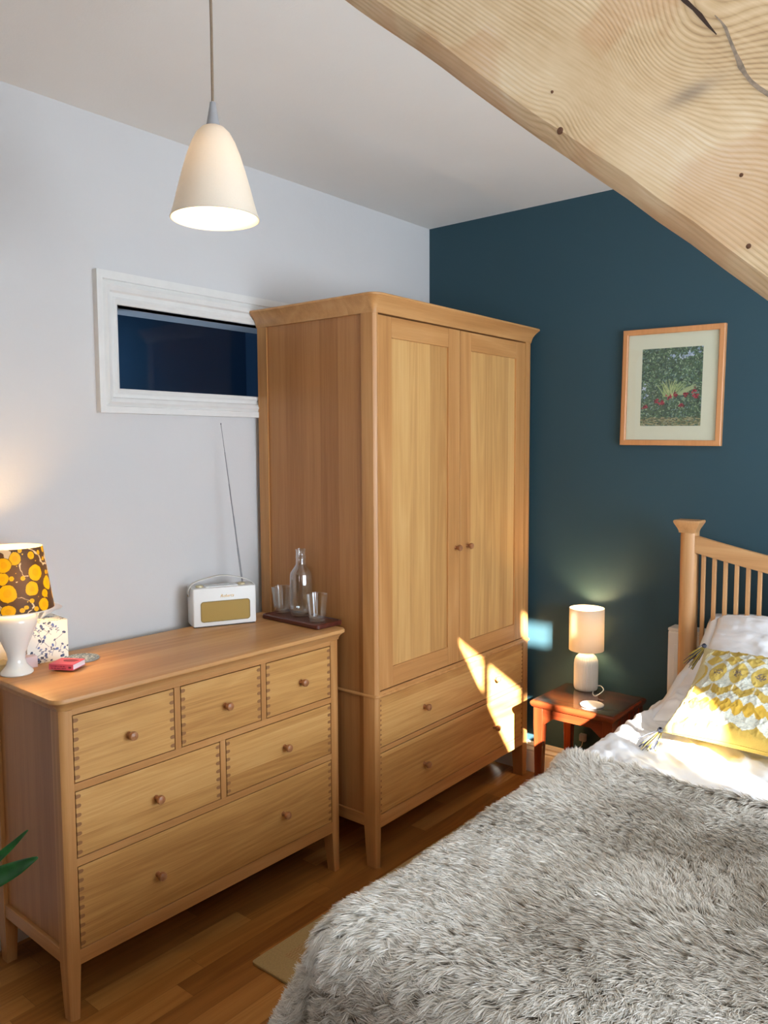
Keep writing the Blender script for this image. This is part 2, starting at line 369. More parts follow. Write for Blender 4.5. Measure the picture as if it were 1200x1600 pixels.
# ------------------------------------------------------------------ roof beam
def beam_mat():
    t = NT('old_pine_beam'); o = t.obj()
    v = t.map(o, (1, 1, 1))
    # knot-centred distortion: rings bow round two knots
    nz = t.noise(t.map(v, (0.35, 1, 1.3)), 3.0, 2, 0.5, 0.6)
    sp = t.n('ShaderNodeSeparateXYZ'); t.l(v, sp.inputs[0])
    def knot(kx, kz, ax, az, amp):
        dx = t.math('DIVIDE', t.math('SUBTRACT', sp.outputs[0], kx), ax); dz = t.math('DIVIDE', t.math('SUBTRACT', sp.outputs[2], kz), az)
        r2 = t.math('ADD', t.math('MULTIPLY', dx, dx), t.math('MULTIPLY', dz, dz))
        return t.math('MULTIPLY', t.math('EXPONENT', t.math('MULTIPLY', r2, -1.0)), amp), r2
    g1, r1 = knot(1.045, 0.13, 0.085, 0.085, 0.060)
    g2, r2 = knot(0.955, 0.03, 0.035, 0.060, -0.016)
    g3, r3 = knot(1.150, 0.065, 0.05, 0.035, 0.022)
    base = t.math('ADD', sp.outputs[2], t.math('ADD', g1, t.math('ADD', g2, g3)))
    base = t.math('ADD', base, t.math('MULTIPLY', nz, 0.055))
    ring = t.math('PINGPONG', t.math('MULTIPLY', base, 190), 0.5)
    ring = t.math('POWER', t.math('MULTIPLY', ring, 2.0), 0.6)
    rmask = t.ramp(t.noise(t.map(v, (0.5, 1, 1), (5, 0, 1)), 8, 2), [(0.35, '606060'), (0.6, 'ffffff')])
    ring = t.math('SUBTRACT', 1.0, t.math('MULTIPLY', t.math('SUBTRACT', 1.0, ring), rmask))
    # the dark knot smear, a slanted ellipse
    ux = t.math('ADD', t.math('MULTIPLY', t.math('SUBTRACT', sp.outputs[0], 1.086), 0.60), t.math('MULTIPLY', t.math('SUBTRACT', sp.outputs[2], 0.100), 0.80))
    uz = t.math('SUBTRACT', t.math('MULTIPLY', t.math('SUBTRACT', sp.outputs[0], 1.086), 0.80), t.math('MULTIPLY', t.math('SUBTRACT', sp.outputs[2], 0.100), 0.60))
    ux = t.math('DIVIDE', ux, 0.030); uz = t.math('DIVIDE', uz, 0.0095)
    r1 = t.math('MULTIPLY', t.math('ADD', t.math('MULTIPLY', ux, ux), t.math('MULTIPLY', uz, uz)), 0.35)
    fib = t.noise(t.map(v, (0.04, 1, 1)), 300, 3)
    blot = t.noise(t.map(v, (0.6, 1, 1), (3, 1, 2)), 9, 4, 0.6)
    c = t.ramp(t.math('ADD', t.math('MULTIPLY', ring, 0.30), t.math('ADD', t.math('MULTIPLY', blot, 0.85), t.math('MULTIPLY', t.math('SUBTRACT', fib, 0.5), 0.3))),
               [(0.30, '9f7e5a'), (0.52, 'c8a97f'), (0.75, 'dcc29c'), (0.98, 'ebdcc4')])
    patch = t.ramp(t.noise(v, 7, 2, 0.5, 0.5), [(0.52, '000000'), (0.58, 'ffffff')])
    c = t.mix(t.math('MULTIPLY', patch, 0.28), c, 'b87a48')
    kc = t.math('EXPONENT', t.math('MULTIPLY', r1, -3.2)); c = t.mix(t.math('MULTIPLY', kc, 0.7), c, '8a7a6a')
    h = ring
    t.bsdf(c, 0.7, h, 0.5, 0.0012); return t.m
# local frame: x runs down the slope, z is perpendicular (up the face), y into the room
SL = math.atan(0.857)
bt = thing('roof_beam', 'big rough pine roof beam with knots and cracks sloping down across the upper right', 'beam', (1.10, 0.80, 3.401-0.857*1.10), (0, SL, 0))
bm_ = M(); NS = 60; secs = []
for k in range(NS+1):
    xl = k/NS*3.0-0.12
    wob = 0.006*mnoise.noise(Vector((xl*5, 0, 0)))+0.004*mnoise.noise(Vector((xl*19, 3, 0)))
    low = 0.024-0.008*min(1, max(0, (xl-0.6)/1.2))         # wane strip depth
    xw = 1.10+xl*math.cos(SL); zw = 3.401-0.857*1.10-xl*math.sin(SL)
    # top edge line measured in the room: front z=3.353-.67x, back z=3.266-.67x
    tf = (3.353-0.67*xw-zw); tb = (3.266-0.67*xw-zw)
    kf = 1/(math.cos(SL)+0.67*math.sin(SL)); tf *= kf; tb *= kf
    secs.append([(xl, 0, wob), (xl, 0.012, -low*0.45+wob), (xl, 0.030, -low+wob*0.6), (xl, 0.062, -low*0.9), (xl, 0.070, -low*0.4), (xl, 0.070, tb), (xl, 0.0, tf), (xl, -0.001, 0.12+wob)])
bm_.loft(secs)
bo = bm_.build('timber', [beam_mat()], bt, smooth=40)
def shake(pts, wmax):
    n = len(pts); P = [Vector((x, -.0022, z)) for x, z in pts]; rings = []
    for i, p in enumerate(P):
        d = (P[min(i+1, n-1)]-P[max(i-1, 0)]).normalized(); s_ = Vector((-d.z, 0, d.x)); w_ = wmax*math.sin(PI*(i+.3)/(n-.4))**.7*(.7+.6*random.random())
        rings.append([p+s_*w_, p-s_*w_, p-s_*w_+Vector((0, .004, 0)), p+s_*w_+Vector((0, .004, 0))])
    return rings
crack = M(); crack.loft(shake([(.985, .174), (1.0, .1715), (1.015, .169), (1.030, .1665), (1.042, .164), (1.056, .160), (1.071, .1565)], .0024))
crack.build('drying_crack', plain('crack_shadow_wood', '3a2a20', .9, 300, .3), bt, smooth=0)
crack = M(); crack.loft(shake([(1.057, .170), (1.067, .168), (1.076, .165), (1.088, .158), (1.103, .150), (1.110, .1465), (1.116, .143), (1.126, .139), (1.136, .136), (1.148, .1345), (1.162, .134), (1.19, .131), (1.22, .125)], .0024))
crack.build('drying_crack', plain('crack_old_paint', '8b7a68', .8, 160, .9), bt, smooth=0)
for kx, kz, r in ((.969, -.001, .0045), (.93, .028, .002), (1.19, .062, .0025), (1.245, .012, .003)):
    M().lathe([(.0001, -.0026), (r*.6, -.0022), (r, .0004)], (kx, 0, kz), 12, axis='Y').build('small_knot', plain('knot_brown', '5d3c26', .8, 200, .3), bt)

# ------------------------------------------------------------------ furniture helpers
def knob(parent, x, y, z, s=1.0, name='knob'):
    prof = [(0.0075, 0), (0.006, 0.004), (0.0055, 0.009), (0.008, 0.013), (0.0115, 0.018), (0.0125, 0.023), (0.011, 0.028), (0.006, 0.0305), (0.0008, 0.031)]
    m = M().lathe([(r*s, h*s) for r, h in prof], (0, 0, 0), 20, axis='X')
    o = m.build(name, oak_knob, parent); o.location = (x, y, z); return o
def drawer(parent, y0, y1, z0, z1, knobs, depth=0.33, pins=(8, 8), label=None, pin_r=0.0052):
    b = M(); b.box(-0.020, -0.001, y0, y1, z0, z1)
    b.box(-depth, -0.022, y0+0.006, y1-0.006, z0+0.006, z1-0.02)
    for side, n in ((0, pins[0]), (1, pins[1])):
        for k in range(n):
            zc = z0+(k+0.5)*(z1-z0)/n; yb = y0 if side == 0 else y1; sg = 1 if side == 0 else -1
            L = pin_r*2.6; r = pin_r
            poly = [(yb, zc-r), (yb+sg*(L-r), zc-r*0.95)]+[(yb+sg*(L-r+r*math.cos(a)), zc+r*0.95*math.sin(a)) for a in np.linspace(-PI/2, PI/2, 7)[1:-1]]+[(yb+sg*(L-r), zc+r*0.95), (yb, zc+r)]
            b.prism(poly, 'X', -0.006, -0.0004, 1)
    o = b.build('drawer', [oak_drawer, oak_dark], parent, smooth=20)
    for (ky, kz) in knobs: knob(o, -0.001, ky, kz)
    return o
def post(parent, poly, z1, taper=0.13, tw=0.72, mat=None, ctr=None):
    cx = sum(p[0] for p in poly)/len(poly); cy = sum(p[1] for p in poly)/len(poly)
    if ctr: cx, cy = ctr
    rings = []
    for z, k in ((0, tw), (0.002, tw), (taper*0.5, (1+tw)/2), (taper, 1), (z1, 1)):
        rings.append([(cx+(p[0]-cx)*k, cy+(p[1]-cy)*k, z) for p in poly])
    return M().loft(rings).build('leg', mat or oakZ, parent, smooth=30)

# ------------------------------------------------------------------ chest of drawers
dr = thing('chest_of_drawers', 'low wide oak chest of drawers with six dovetailed drawers against the white wall', 'chest of drawers', (0.4618, 0.8866, 0), (0, 0, -0.0185))
DB = -0.405; DW = 0.984
def fpost(y0, y1, left, xb=-0.045, xf=0.0):
    if left: return [(xf, y1), (xf, y0+0.020), (xf-0.003, y0+0.009), (xf-0.010, y0+0.002), (xf-0.02, y0), (xb, y0), (xb, y1)]
    return [(xf, y0), (xb, y0), (xb, y1), (xf-0.02, y1), (xf-0.010, y1-0.002), (xf-0.003, y1-0.009), (xf, y1-0.020)]
post(dr, fpost(-0.010, 0.0225, True), 0.805, 0.14, ctr=(-0.006, 0.0)); post(dr, fpost(0.939, DW, False), 0.805, 0.14, ctr=(-0.006, 0.978))
post(dr, [(DB+0.045, -0.008), (DB+0.045, 0.03), (DB, 0.03), (DB, -0.008)], 0.805, 0.14); post(dr, [(DB+0.045, 0.944), (DB+0.045, DW), (DB, DW), (DB, 0.944)], 0.805, 0.14)
for y in (0.004, DW-0.022): M().box(DB+0.045, -0.045, y, y+0.014, 0.178, 0.805).build('side_panel', oak_side, dr, smooth=0)
for y in (-0.006, DW-0.026): M().box(DB+0.045, -0.045, y, y+0.026, 0.140, 0.178).build('side_rail', oakX, dr, smooth=0, bevel=0.002)
M().box(DB, DB+0.008, 0.02, DW-0.03, 0.14, 0.80).build('back_panel', oak_side, dr, smooth=0)
b = M()
for z0, z1 in ((0.791, 0.806), (0.5955, 0.615), (0.400, 0.4205), (0.142, 0.181)): b.box(-0.03, -0.0006, 0.0225, 0.939, z0, z1)
b.build('front_rail', oakY, dr, smooth=0, bevel=0.0008)
for y, z0, z1 in ((0.3225, .615, .791), (0.6355, .615, .791), (0.4755, .4205, .5955)): M().box(-0.03, -0.0004, y, y+0.0195, z0, z1).build('divider', oakZ, dr, smooth=0, bevel=0.0008)
g = 0.0028
for y0, y1, z0, z1, kn, pn in ((.0225, .3225, .615, .791, [(.179, .700)], (7, 7)), (.342, .6355, .615, .791, [(.497, .699)], (7, 7)), (.655, .939, .615, .791, [(.801, .700)], (7, 7)),
        (.0225, .4755, .4205, .5955, [(.256, .501)], (7, 7)), (.495, .939, .4205, .5955, [(.728, .506)], (7, 7)), (.0225, .939, .181, .400, [(.255, .285), (.718, .290)], (9, 9))):
    drawer(dr, y0+g, y1-g, z0+g, z1-g, kn, pins=pn)
b = M(); rings = []
for ov, z, r in ((-0.006, 0.805, 0.010), (0.000, 0.806, 0.012), (0.002, 0.812, 0.014), (0.007, 0.820, 0.02), (0.016, 0.827, 0.028), (0.022, 0.831, 0.034), (0.0225, 0.836, 0.034), (0.020, 0.8415, 0.032), (0.015, 0.843, 0.03)):
    rings.append(rrect(DB-0.008, ov, -0.010-ov, DW+ov, (r, 0.002, 0.002, r), z, 7))
b.loft(rings).build('top', oak_top, dr, smooth=40)

# ------------------------------------------------------------------ wardrobe
wd = thing('wardrobe', 'tall two-door oak wardrobe with moulded cornice and two drawers below', 'wardrobe', (0.5842, 1.9416, 0), (0, 0, 0.0126))
WB = -0.562; WW = 1.064
post(wd, fpost(-0.004, 0.011, True, -0.058), 1.893, 0.14, 0.8, ctr=(-0.008, 0.006)); post(wd, fpost(1.006, 1.062, False, -0.055), 1.893, 0.14, 0.8, ctr=(-0.008, 1.03))
post(wd, [(WB+0.048, -0.002), (WB+0.048, 0.045), (WB, 0.045), (WB, -0.002)], 1.893, 0.14, 0.8); post(wd, [(WB+0.048, WW-.045), (WB+0.048, WW-.002), (WB, WW-.002), (WB, WW-.045)], 1.893, 0.14, 0.8)
for y in (0.004, WW-0.020): M().box(WB+0.048, -0.056, y, y+0.014, 0.178, 1.893).build('side_panel', oak_side, wd, smooth=0)
for y in (-0.003, WW-0.024): M().box(WB+0.048, -0.056, y, y+0.024, 0.140, 0.182).build('side_rail', oakX, wd, smooth=0, bevel=0.003)
M().box(WB, WB+0.01, 0.04, WW-0.04, 0.14, 1.89).build('back_panel', oak_side, wd, smooth=0)
b = M(); b.loft([rrect(WB, 0.0015+d, -0.0045-d, WW+d, (0.014, .002, .002, 0.014), z) for d, z in ((-.002, .600), (.0015, .601), (.0025, .605), (.0015, .6095), (-.002, .611))], cap=(False, False)).build('joint_moulding', oakX, wd, smooth=60)
b = M()
for z0, z1 in ((0.602, 0.6205), (0.4065, 0.4235), (0.143, 0.187)): b.box(-0.03, -0.0006, 0.011, 1.006, z0, z1)
b.build('front_rail', oakY, wd, smooth=0, bevel=0.0008)
M().box(-0.5, -0.03, 0.02, 1.04, 0.595, 0.612).build('shelf', oak_side, wd, smooth=0)
for z0, z1, kn in ((.4235, .602, [(.272, .506), (.765, .497)]), (.187, .4065, [(.272, .290), (.765, .290)])):
    drawer(wd, .0145, 1.0025, z0+.0038, z1-.0038, kn, depth=0.45, pins=(10, 10), pin_r=0.0036)
for y0, y1, ky in ((.013, .5035, .476), (.5065, 1.004, .556)):
    z0, z1 = .6245, 1.8865; sw = .0755; x0, x1 = -0.022, -0.0006; zt, zb = 1.817, .694
    b = M(); b.box(x0, x1, y0, y0+sw, z0, z1).box(x0, x1, y1-sw, y1, z0, z1)
    b.box(x0, x1-.0004, y0+sw+.0006, y1-sw-.0006, zt, z1, 1).box(x0, x1-.0004, y0+sw+.0006, y1-sw-.0006, z0, zb, 1)
    d = b.build('door', [oakZ, oakY], wd, smooth=0, bevel=0.0012)
    M().box(-0.017, -0.008, y0+sw-.001, y1-sw+.001, zb-.001, zt+.001).build('panel', oak_panel, d, smooth=0)
    knob(d, -0.001, ky, 1.070, 0.95)
b = M(); rings = []
for ov, z, r in ((-0.006, 1.892, 0.012), (0.000, 1.8925, 0.014), (0.0015, 1.900, 0.015), (0.004, 1.908, 0.018), (0.009, 1.918, 0.022), (0.017, 1.929, 0.028), (0.028, 1.940, 0.036), (0.033, 1.9435, 0.04), (0.0335, 1.9485, 0.04), (0.031, 1.951, 0.038)):
    rings.append(rrect(WB-0.004, ov, -0.004-ov, WW+ov, (r, 0.002, 0.002, r), z, 7))
b.loft(rings).build('cornice', oak_top, wd, smooth=40)

# ------------------------------------------------------------------ framed picture
pc = thing('framed_picture', 'pine-framed garden painting with cream mount hanging on the teal wall', 'picture', (1.164, YT-0.001, 1.679), (0, math.radians(1.0), 0))
PW, PH = 0.392, 0.452
b = M()
def fring(i, d): return [(-PW/2+i, -d, -PH/2+i), (PW/2-i, -d, -PH/2+i), (PW/2-i, -d, PH/2-i), (-PW/2+i, -d, PH/2-i)]
b.loft([fring(i, d) for i, d in ((0, 0), (0, .020), (.003, .022), (.018, .022), (.021, .019), (.021, .008))], cap=(False, False)).build('frame', frame_wood, pc, smooth=20)
M().box(-PW/2+.018, PW/2-.018, -.010, -.004, -PH/2+.018, PH/2-.018).build('mount', plain('mount_card', 'dfe0c6', 0.8, 90, 0.02), pc, smooth=0)
def painting():
    W, H = 190, 242; img = np.zeros((H, W, 3)); yy, xx = np.mgrid[0:H, 0:W]; u = xx/W; v = yy/H   # v up
    n = fnoise(u*9, v*12, 3); n2 = fnoise(u*30, v*38, 9)
    img[:] = npl('2c4034'); img = img*(1-n[..., None])+npl('5d7a5a')*n[..., None]
    def dab(cx, cy, rx, ry, ang, col, soft=0.0):
        x0, x1 = int(max(0, cx-max(rx, ry)-1)), int(min(W, cx+max(rx, ry)+2)); y0, y1 = int(max(0, cy-max(rx, ry)-1)), int(min(H, cy+max(rx, ry)+2))
        if x1 <= x0 or y1 <= y0: return
        X = xx[y0:y1, x0:x1]-cx; Y = yy[y0:y1, x0:x1]-cy; c, s = math.cos(ang), math.sin(ang)
        m = ((c*X+s*Y)/rx)**2+((-s*X+c*Y)/ry)**2 < 1
        img[y0:y1, x0:x1][m] = col
    R = random.Random(4)
    leafs = ['6f9068', '3c5a45', '8ba884', '25382f', '4f6f66', 'a3b894', '324a4a', '596b50', '7b9590']
    for k in range(2600):
        cx, cy = R.random()*W, R.random()*H
        dab(cx, cy, R.uniform(1, 5), R.uniform(.8, 1.9), R.random()*PI, npl(R.choice(leafs))*R.uniform(.7, 1.15))
    for k in range(300): dab(R.random()*W, R.random()*H*0.11, R.uniform(2, 7), R.uniform(.8, 2), R.uniform(-.2, .2), npl(R.choice(['8f8a63', 'a39c72', '6e6a4c', 'b0a888', '5d7050'])))
    for k in range(26):   # iris leaves
        bx = W*0.45+R.uniform(-18, 18); a = R.uniform(-.6, .8); L = R.uniform(40, 62)
        for t in np.linspace(0, 1, 26): dab(bx+math.sin(a)*L*t+8*a*t*t, H*0.38+L*0.85*t-6*abs(a)*t*t, 1.5*(1-t)+.5, 2.2, 0, npl(['9db37a', 'b8c48c', '7f9a60'][k % 3]))
    for k in range(16):
        bx = W*0.64+R.uniform(-10, 14); a = R.uniform(.4, 1.2); L = R.uniform(40, 66)
        for t in np.linspace(0, 1, 26): dab(bx+math.sin(a)*L*t, H*0.40+L*0.7*t-14*t*t, 1.4*(1-t)+.4, 2, 0, npl(['93a97c', 'a9b98a'][k % 2]))
    for cx, cy, r in ((.28, .325, 9), (.36, .295, 10), (.48, .37, 7), (.57, .395, 8), (.73, .40, 7), (.88, .44, 8), (.91, .375, 11), (.68, .265, 8), (.08, .25, 6)):
        for k in range(14): dab(W*cx+R.gauss(0, r*.5), H*cy+R.gauss(0, r*.4), R.uniform(2, 4), R.uniform(1.5, 3), R.random()*3, npl(R.choice(['8c1f2f', 'a82c3c', '6d1424', 'b84350'])))
    for cx, cy, k0 in ((.78, .90, 16), (.70, .88, 8), (.50, .86, 7), (.93, .96, 6), (.05, .50, 6), (.05, .38, 4)):
        for k in range(k0): dab(W*cx+R.gauss(0, 8), H*cy+R.gauss(0, 5), R.uniform(2, 4.5), R.uniform(1.5, 3), R.random()*3, npl(R.choice(['aebfd6', 'c5d0e0', '8fa3bf'])))
    x = (u-.5)*.236; z = (v-.5)*.300
    P = np.stack([x, np.full_like(x, -.0106), z], -1)
    grid_mesh('artwork', P, img, attr_mat('painting_paint', 0.5), pc, smooth=False)
painting()
M().box(-PW/2+.020, PW/2-.020, -.0135, -.0125, -PH/2+.020, PH/2-.020).build('glazing', thinglass('picture_glass', .5, (.98, .98, .98), .03), pc, smooth=0)

# ------------------------------------------------------------------ bedside table
nt_ = thing('bedside_table', 'small mahogany side table with glass top between wardrobe and bed', 'side table', (0.748, 2.69, 0), (0, 0, 0.0))
TW, TD, TH = 0.355, 0.318, 0.447
M().loft([rrect(a, TW-a, a, TD-a, .006, z) for a, z in ((.006, TH-.028), (.002, TH-.022), (0, TH-.014), (.001, TH-.008), (.006, TH-.004))]).build('table_top', mahogX, nt_, smooth=40)
gt = M().loft([rrect(a, TW-a, a, TD-a, .006, z) for a, z in ((.010, TH-.004), (.010, TH-.0005), (.0105, TH))])
gm_ = thinglass('table_glass', .8, (.86, .97, .92), .05)
gt.build('glass_top', gm_, nt_, smooth=0)
LP = [(0.012, 0.012), (TW-0.052, 0.012), (0.012, TD-0.052), (TW-0.052, TD-0.052)]
for (lx, ly) in LP:
    rings = []
    for z, k, s in ((0, .66, .0), (.05, .68, 0), (.15, .74, 0), (.26, .86, 0), (.34, 1, 0), (TH-.028, 1.0, 0)):
        c = (lx+.02, ly+.02); h = .020*k
        ox = (1-k)*.004*(1 if lx > .1 else -1); oy = (1-k)*.004*(1 if ly > .1 else -1)
        rings.append([(c[0]+ox+sx*h, c[1]+oy+sy*h, z) for sx, sy in ((-1, -1), (1, -1), (1, 1), (-1, 1))])
    M().loft(rings).build('leg', mahog, nt_, smooth=20, bevel=0.002)
def apron(L, axis, off):
    poly = [(0, TH-.028), (0, .355)]
    n = 10
    for k in range(n+1):
        t = k/n; a = t*PI/2; poly.append((0.002+.035*(1-math.cos(a)) if False else .002+.045*math.sin(a), .350+.035*(1-math.cos(a)) if False else .348+.034*math.sin(a)))
    right = [(L-p[0], p[1]) for p in poly[2:]][::-1]
    poly = poly[:2]+poly[2:]+right+[(L, .355), (L, TH-.028)]
    return M().prism(poly, axis, off, off+.014)
for oy in (.014, TD-.028):
    a = apron(TW-.104, 'Y', oy); a.v = [(v[0]+.052, v[1], v[2]) for v in a.v]; a.build('apron', mahogX, nt_, smooth=20)
for ox in (.014, TW-.028):
    a = apron(TD-.104, 'X', ox); a.v = [(v[0], v[1]+.052, v[2]) for v in a.v]; a.build('apron', mahog, nt_, smooth=20)

# small table lamp
LX, LY = 0.866, 2.950
ln = thing('table_lamp', 'small white lamp with ribbed ceramic base and cylinder shade on the bedside table', 'lamp', (LX, LY, TH))
pr = [(r*1.08, z) for r, z in [(.030, 0.002), (.036, .0), (.041, .004), (.0435, .010), (.0445, .02), (.0445, .11), (.043, .125), (.038, .138), (.030, .147), (.018, .152), (.010, .153)]]
M().lathe(pr, seg=320, rib=.022, ribn=40, cap=(True, True)).build('lamp_base', ceramic, ln, smooth=60)
M().lathe([(.010, .150), (.010, .185), (.012, .186), (.012, .21), (.001, .212)], seg=20).build('lamp_holder', white_paint, ln)
shade_m = translucent('cream_linen_shade', 'efe6d6', 0.45)
M().lathe([(.0697, .168), (.0705, .168), (.0707, .342), (.0697, .342), (.0692, .341), (.0692, .169), (.0697, .168)], seg=64).build('lamp_shade', shade_m, ln, smooth=60)
M().lathe([(.001, .245), (.012, .248), (.021, .262), (.023, .272), (.020, .285), (.010, .296), (.001, .298)][::-1] if False else [(.0115, .212), (.0115, .245), (.013, .255), (.02, .268), (.0225, .280), (.020, .293), (.012, .303), (.001, .306)], seg=20).build('bulb', emitter('warm_bulb', 'ffd092', 250.0), ln)
cord_m = plain('white_cord', 'e8e8e6', 0.4)
path = bez([(.044, .0, .022), (.070, -.010, .030), (.090, -.030, .020), (.075, -.07, .004), (.045, -.03, .003), (.02, .06, .003), (.0, .092, -.01), (-.01, .098, -.12), (-.02, .09, -.17), (-.028, .098, -.25)], 8)
M().tube(path, .0019).build('cord', cord_m, ln)
# socket and plug lead low on the wall
sk = thing('extension_plug', 'white plug and thin lead low on the teal wall behind the side table', 'plug', (.820, YT, .21))
M().box(-.014, .014, -.022, -.001, -.016, .016).build('plug_body', cord_m, sk, bevel=.004)
M().tube(bez([(0, -.012, -.016), (-.01, -.02, -.045), (-.06, -.03, -.064), (-.16, -.03, -.072), (-.25, -.028, -.070)], 10), .002).build('lead', cord_m, sk)
co = M().lathe([(.001, 0), (.043, 0), (.045, .002), (.045, .005), (.043, .0065), (.040, .0055), (.001, .0055)], seg=48).build('coaster', plain('white_coaster', 'f0efe9', .4, 90, .04, .4))
co.location = (.978, 2.770, TH+.0003); co['label'] = 'round white coaster on the bedside table in front of the ribbed lamp'; co['category'] = 'coaster'

# ------------------------------------------------------------------ radiator
rd = thing('radiator', 'white panel radiator on the teal wall behind the oak headboard', 'radiator', (1.205, YT-.10, .15))
RW, RH = 1.1, .607
M().box(0, RW, 0, .018, 0.02, RH-.012).build('front_panel', white_paint, rd, bevel=.006)
b = M()
for k in range(24):
    x = .025+k*.0455; b.box(x, x+.028, -.006, .0, .06, RH-.06)
b.build('convector_flutes', white_paint, rd, bevel=.004)
M().box(.0, RW, .0, .075, RH-.012, RH).build('top_grille', white_paint, rd, bevel=.003)
for x in (0.0, RW-.004): M().box(x, x+.004, .018, .075, .02, RH-.012).build('side_panel', white_paint, rd, bevel=.001)
M().box(.1, RW-.1, .060, .099, .06, RH-.06).build('wall_bracket', white_paint, rd)

# ------------------------------------------------------------------ bed
bd = thing('bed', 'oak double bed with slatted curved headboard against the teal wall', 'bed', (0, 0, 0))
HX0, HX1, HY = 1.273, 2.79, 2.84
def bedpost(x, nm='headboard_post'):
    def ring(z, k=1.0):
        pts = []
        for i in range(13):
            a = PI+PI*i/12; pts.append((x+.0295*k*math.cos(a), HY+.022+.022*k*math.sin(a), z))
        pts += [(x+.0295*k, HY+.022+.024*k, z), (x-.0295*k, HY+.022+.024*k, z)]
        return pts
    M().loft([ring(z, 1) for z in (0, .3, .7, 1.138)]).build(nm, oak_bed, bd, smooth=40)
    def sq(z, h, r=.002): return rrect(x-h, x+h, HY+.022-h*.8, HY+.022+h*.8, r, z, 3)
    M().loft([sq(1.136, .0300), sq(1.141, .0305), sq(1.150, .0335), sq(1.162, .040), sq(1.172, .0455), sq(1.175, .0465), sq(1.179, .0465), sq(1.182, .044)]).build('finial', oak_bed, bd, smooth=30)
bedpost(HX0+.0295); bedpost(HX1-.0295)
def railz(x):
    t = abs((x-(HX0+HX1)/2)/(.70)); return 1.012+.114*t**1.5
xs = np.linspace(HX0+.055, HX1-.055, 41)
rings = []
for x in xs:
    zt = railz(x); h = .062-.006*(1-abs((x-2.03)/.7))
    rings.append([(x, HY+.010, zt-h), (x, HY+.034, zt-h), (x, HY+.034, zt-.002), (x, HY+.031, zt), (x, HY+.013, zt), (x, HY+.010, zt-.002)])
M().loft(rings).build('headboard_rail', oak_bedX, bd, smooth=40)
M().box(HX0+.05, HX1-.05, HY+.010, HY+.034, .40, .47).build('headboard_rail', oak_bedX, bd, bevel=.002)
x = 1.357
while x < 2.72:
    zt = railz(x)-.055
    M().box(x-.007, x+.007, HY+.016, HY+.028, .46, zt).build('slat', oak_bed, bd, bevel=.0015); x += .0385
for x in (1.355, 2.705): M().box(x, x+.028, 0.98, HY+.01, .22, .34).build('side_rail', oak_bedX, bd, bevel=.003)
M().box(1.355, 2.733, 0.96, .985, .22, .34).build('foot_rail', oak_bedX, bd, bevel=.003)
for x in (1.36, 2.675): M().loft([rrect(x+.006*(1-k), x+.055-.006*(1-k), .962, 1.012, .004, z) for z, k in ((0, 0), (.2, 1), (.33, 1))]).build('leg', oak_bed, bd)
sheet_m = plain('white_cotton', 'f1f2f5', 0.85, 500, 0.015, 0.12)
mt = M().loft([rrect(1.345+a, 2.745-a, .99+a, 2.83-a, .06, z, 6) for a, z in ((.01, .34), (0, .35), (0, .475), (.02, .50))]).build('mattress', sheet_m)
mt['label'] = 'thick white mattress on the oak bed under the duvet'; mt['category'] = 'mattress'

# drape surface over the bed. a: distance past left edge is negative, b: past the foot edge is negative
def drape(A, B, x0, y0, top, rad, flare, seed, bump=0.008, ripple=0.0, corner=0.0):
    da = np.maximum(0, -A); db = np.maximum(0, -B); d = np.hypot(da, db)+1e-9
    ux = -da/d; uy = -db/d
    q = PI/2*rad
    ang = np.minimum(d, q)/rad; hang = np.maximum(0, d-q)
    phi0 = np.arctan2(db, da); fl = flare+corner*np.sin(2*np.clip(phi0, 0, PI/2))**2*(da > 0)*(db > 0)
    out = rad*np.sin(ang)+hang*fl
    drop = rad*(1-np.cos(ang))+hang*np.sqrt(np.maximum(.1, 1-fl**2))
    phi = np.arctan2(db, da)
    rp = ripple*np.clip(d/0.25, 0, 1)
    out = out+rp*(np.sin(7*phi+seed)+.8*np.sin(9*B+seed)*(db == 0)+.8*np.sin(8*A+2)*(da == 0))
    X = x0+np.maximum(A, 0)+ux*out; Y = y0+np.maximum(B, 0)+uy*out
    Zb = bump*(fnoise((A+3)*3.1, (B+3)*3.1, seed)*2-1)*2
    Z = top-drop+Zb*np.exp(-d*6)
    return np.stack([X, Y, Z], -1)
def wrinkle(P, A, B, amp, seed, fx=9, fy=3):
    w = fnoise(A*fx+B*2, B*fy, seed)
    w = 1-np.abs(w*2-1); w = w**3
    P[..., 2] += amp*w; return P
# duvet / sheet
DX0, DY0 = 1.36, 1.03
a = np.linspace(-.30, 1.40, 260); bb_ = np.linspace(-.02, 1.72, 300); A, B = np.meshgrid(a, bb_)
P = drape(A, B, DX0, DY0, .585, .055, .04, 5, .006, .006)
P = wrinkle(P, A, B, .016, 31, 7, 4); P = wrinkle(P, A+B*.7, B-A, .010, 47, 12, 3)
P[..., 2] -= .050/(1+np.exp((B-.79)/.012))
du = grid_mesh('duvet', P, None, sheet_m, thick=.012)
du['label'] = 'crumpled white duvet covering the mattress below the pillows'; du['category'] = 'duvet'

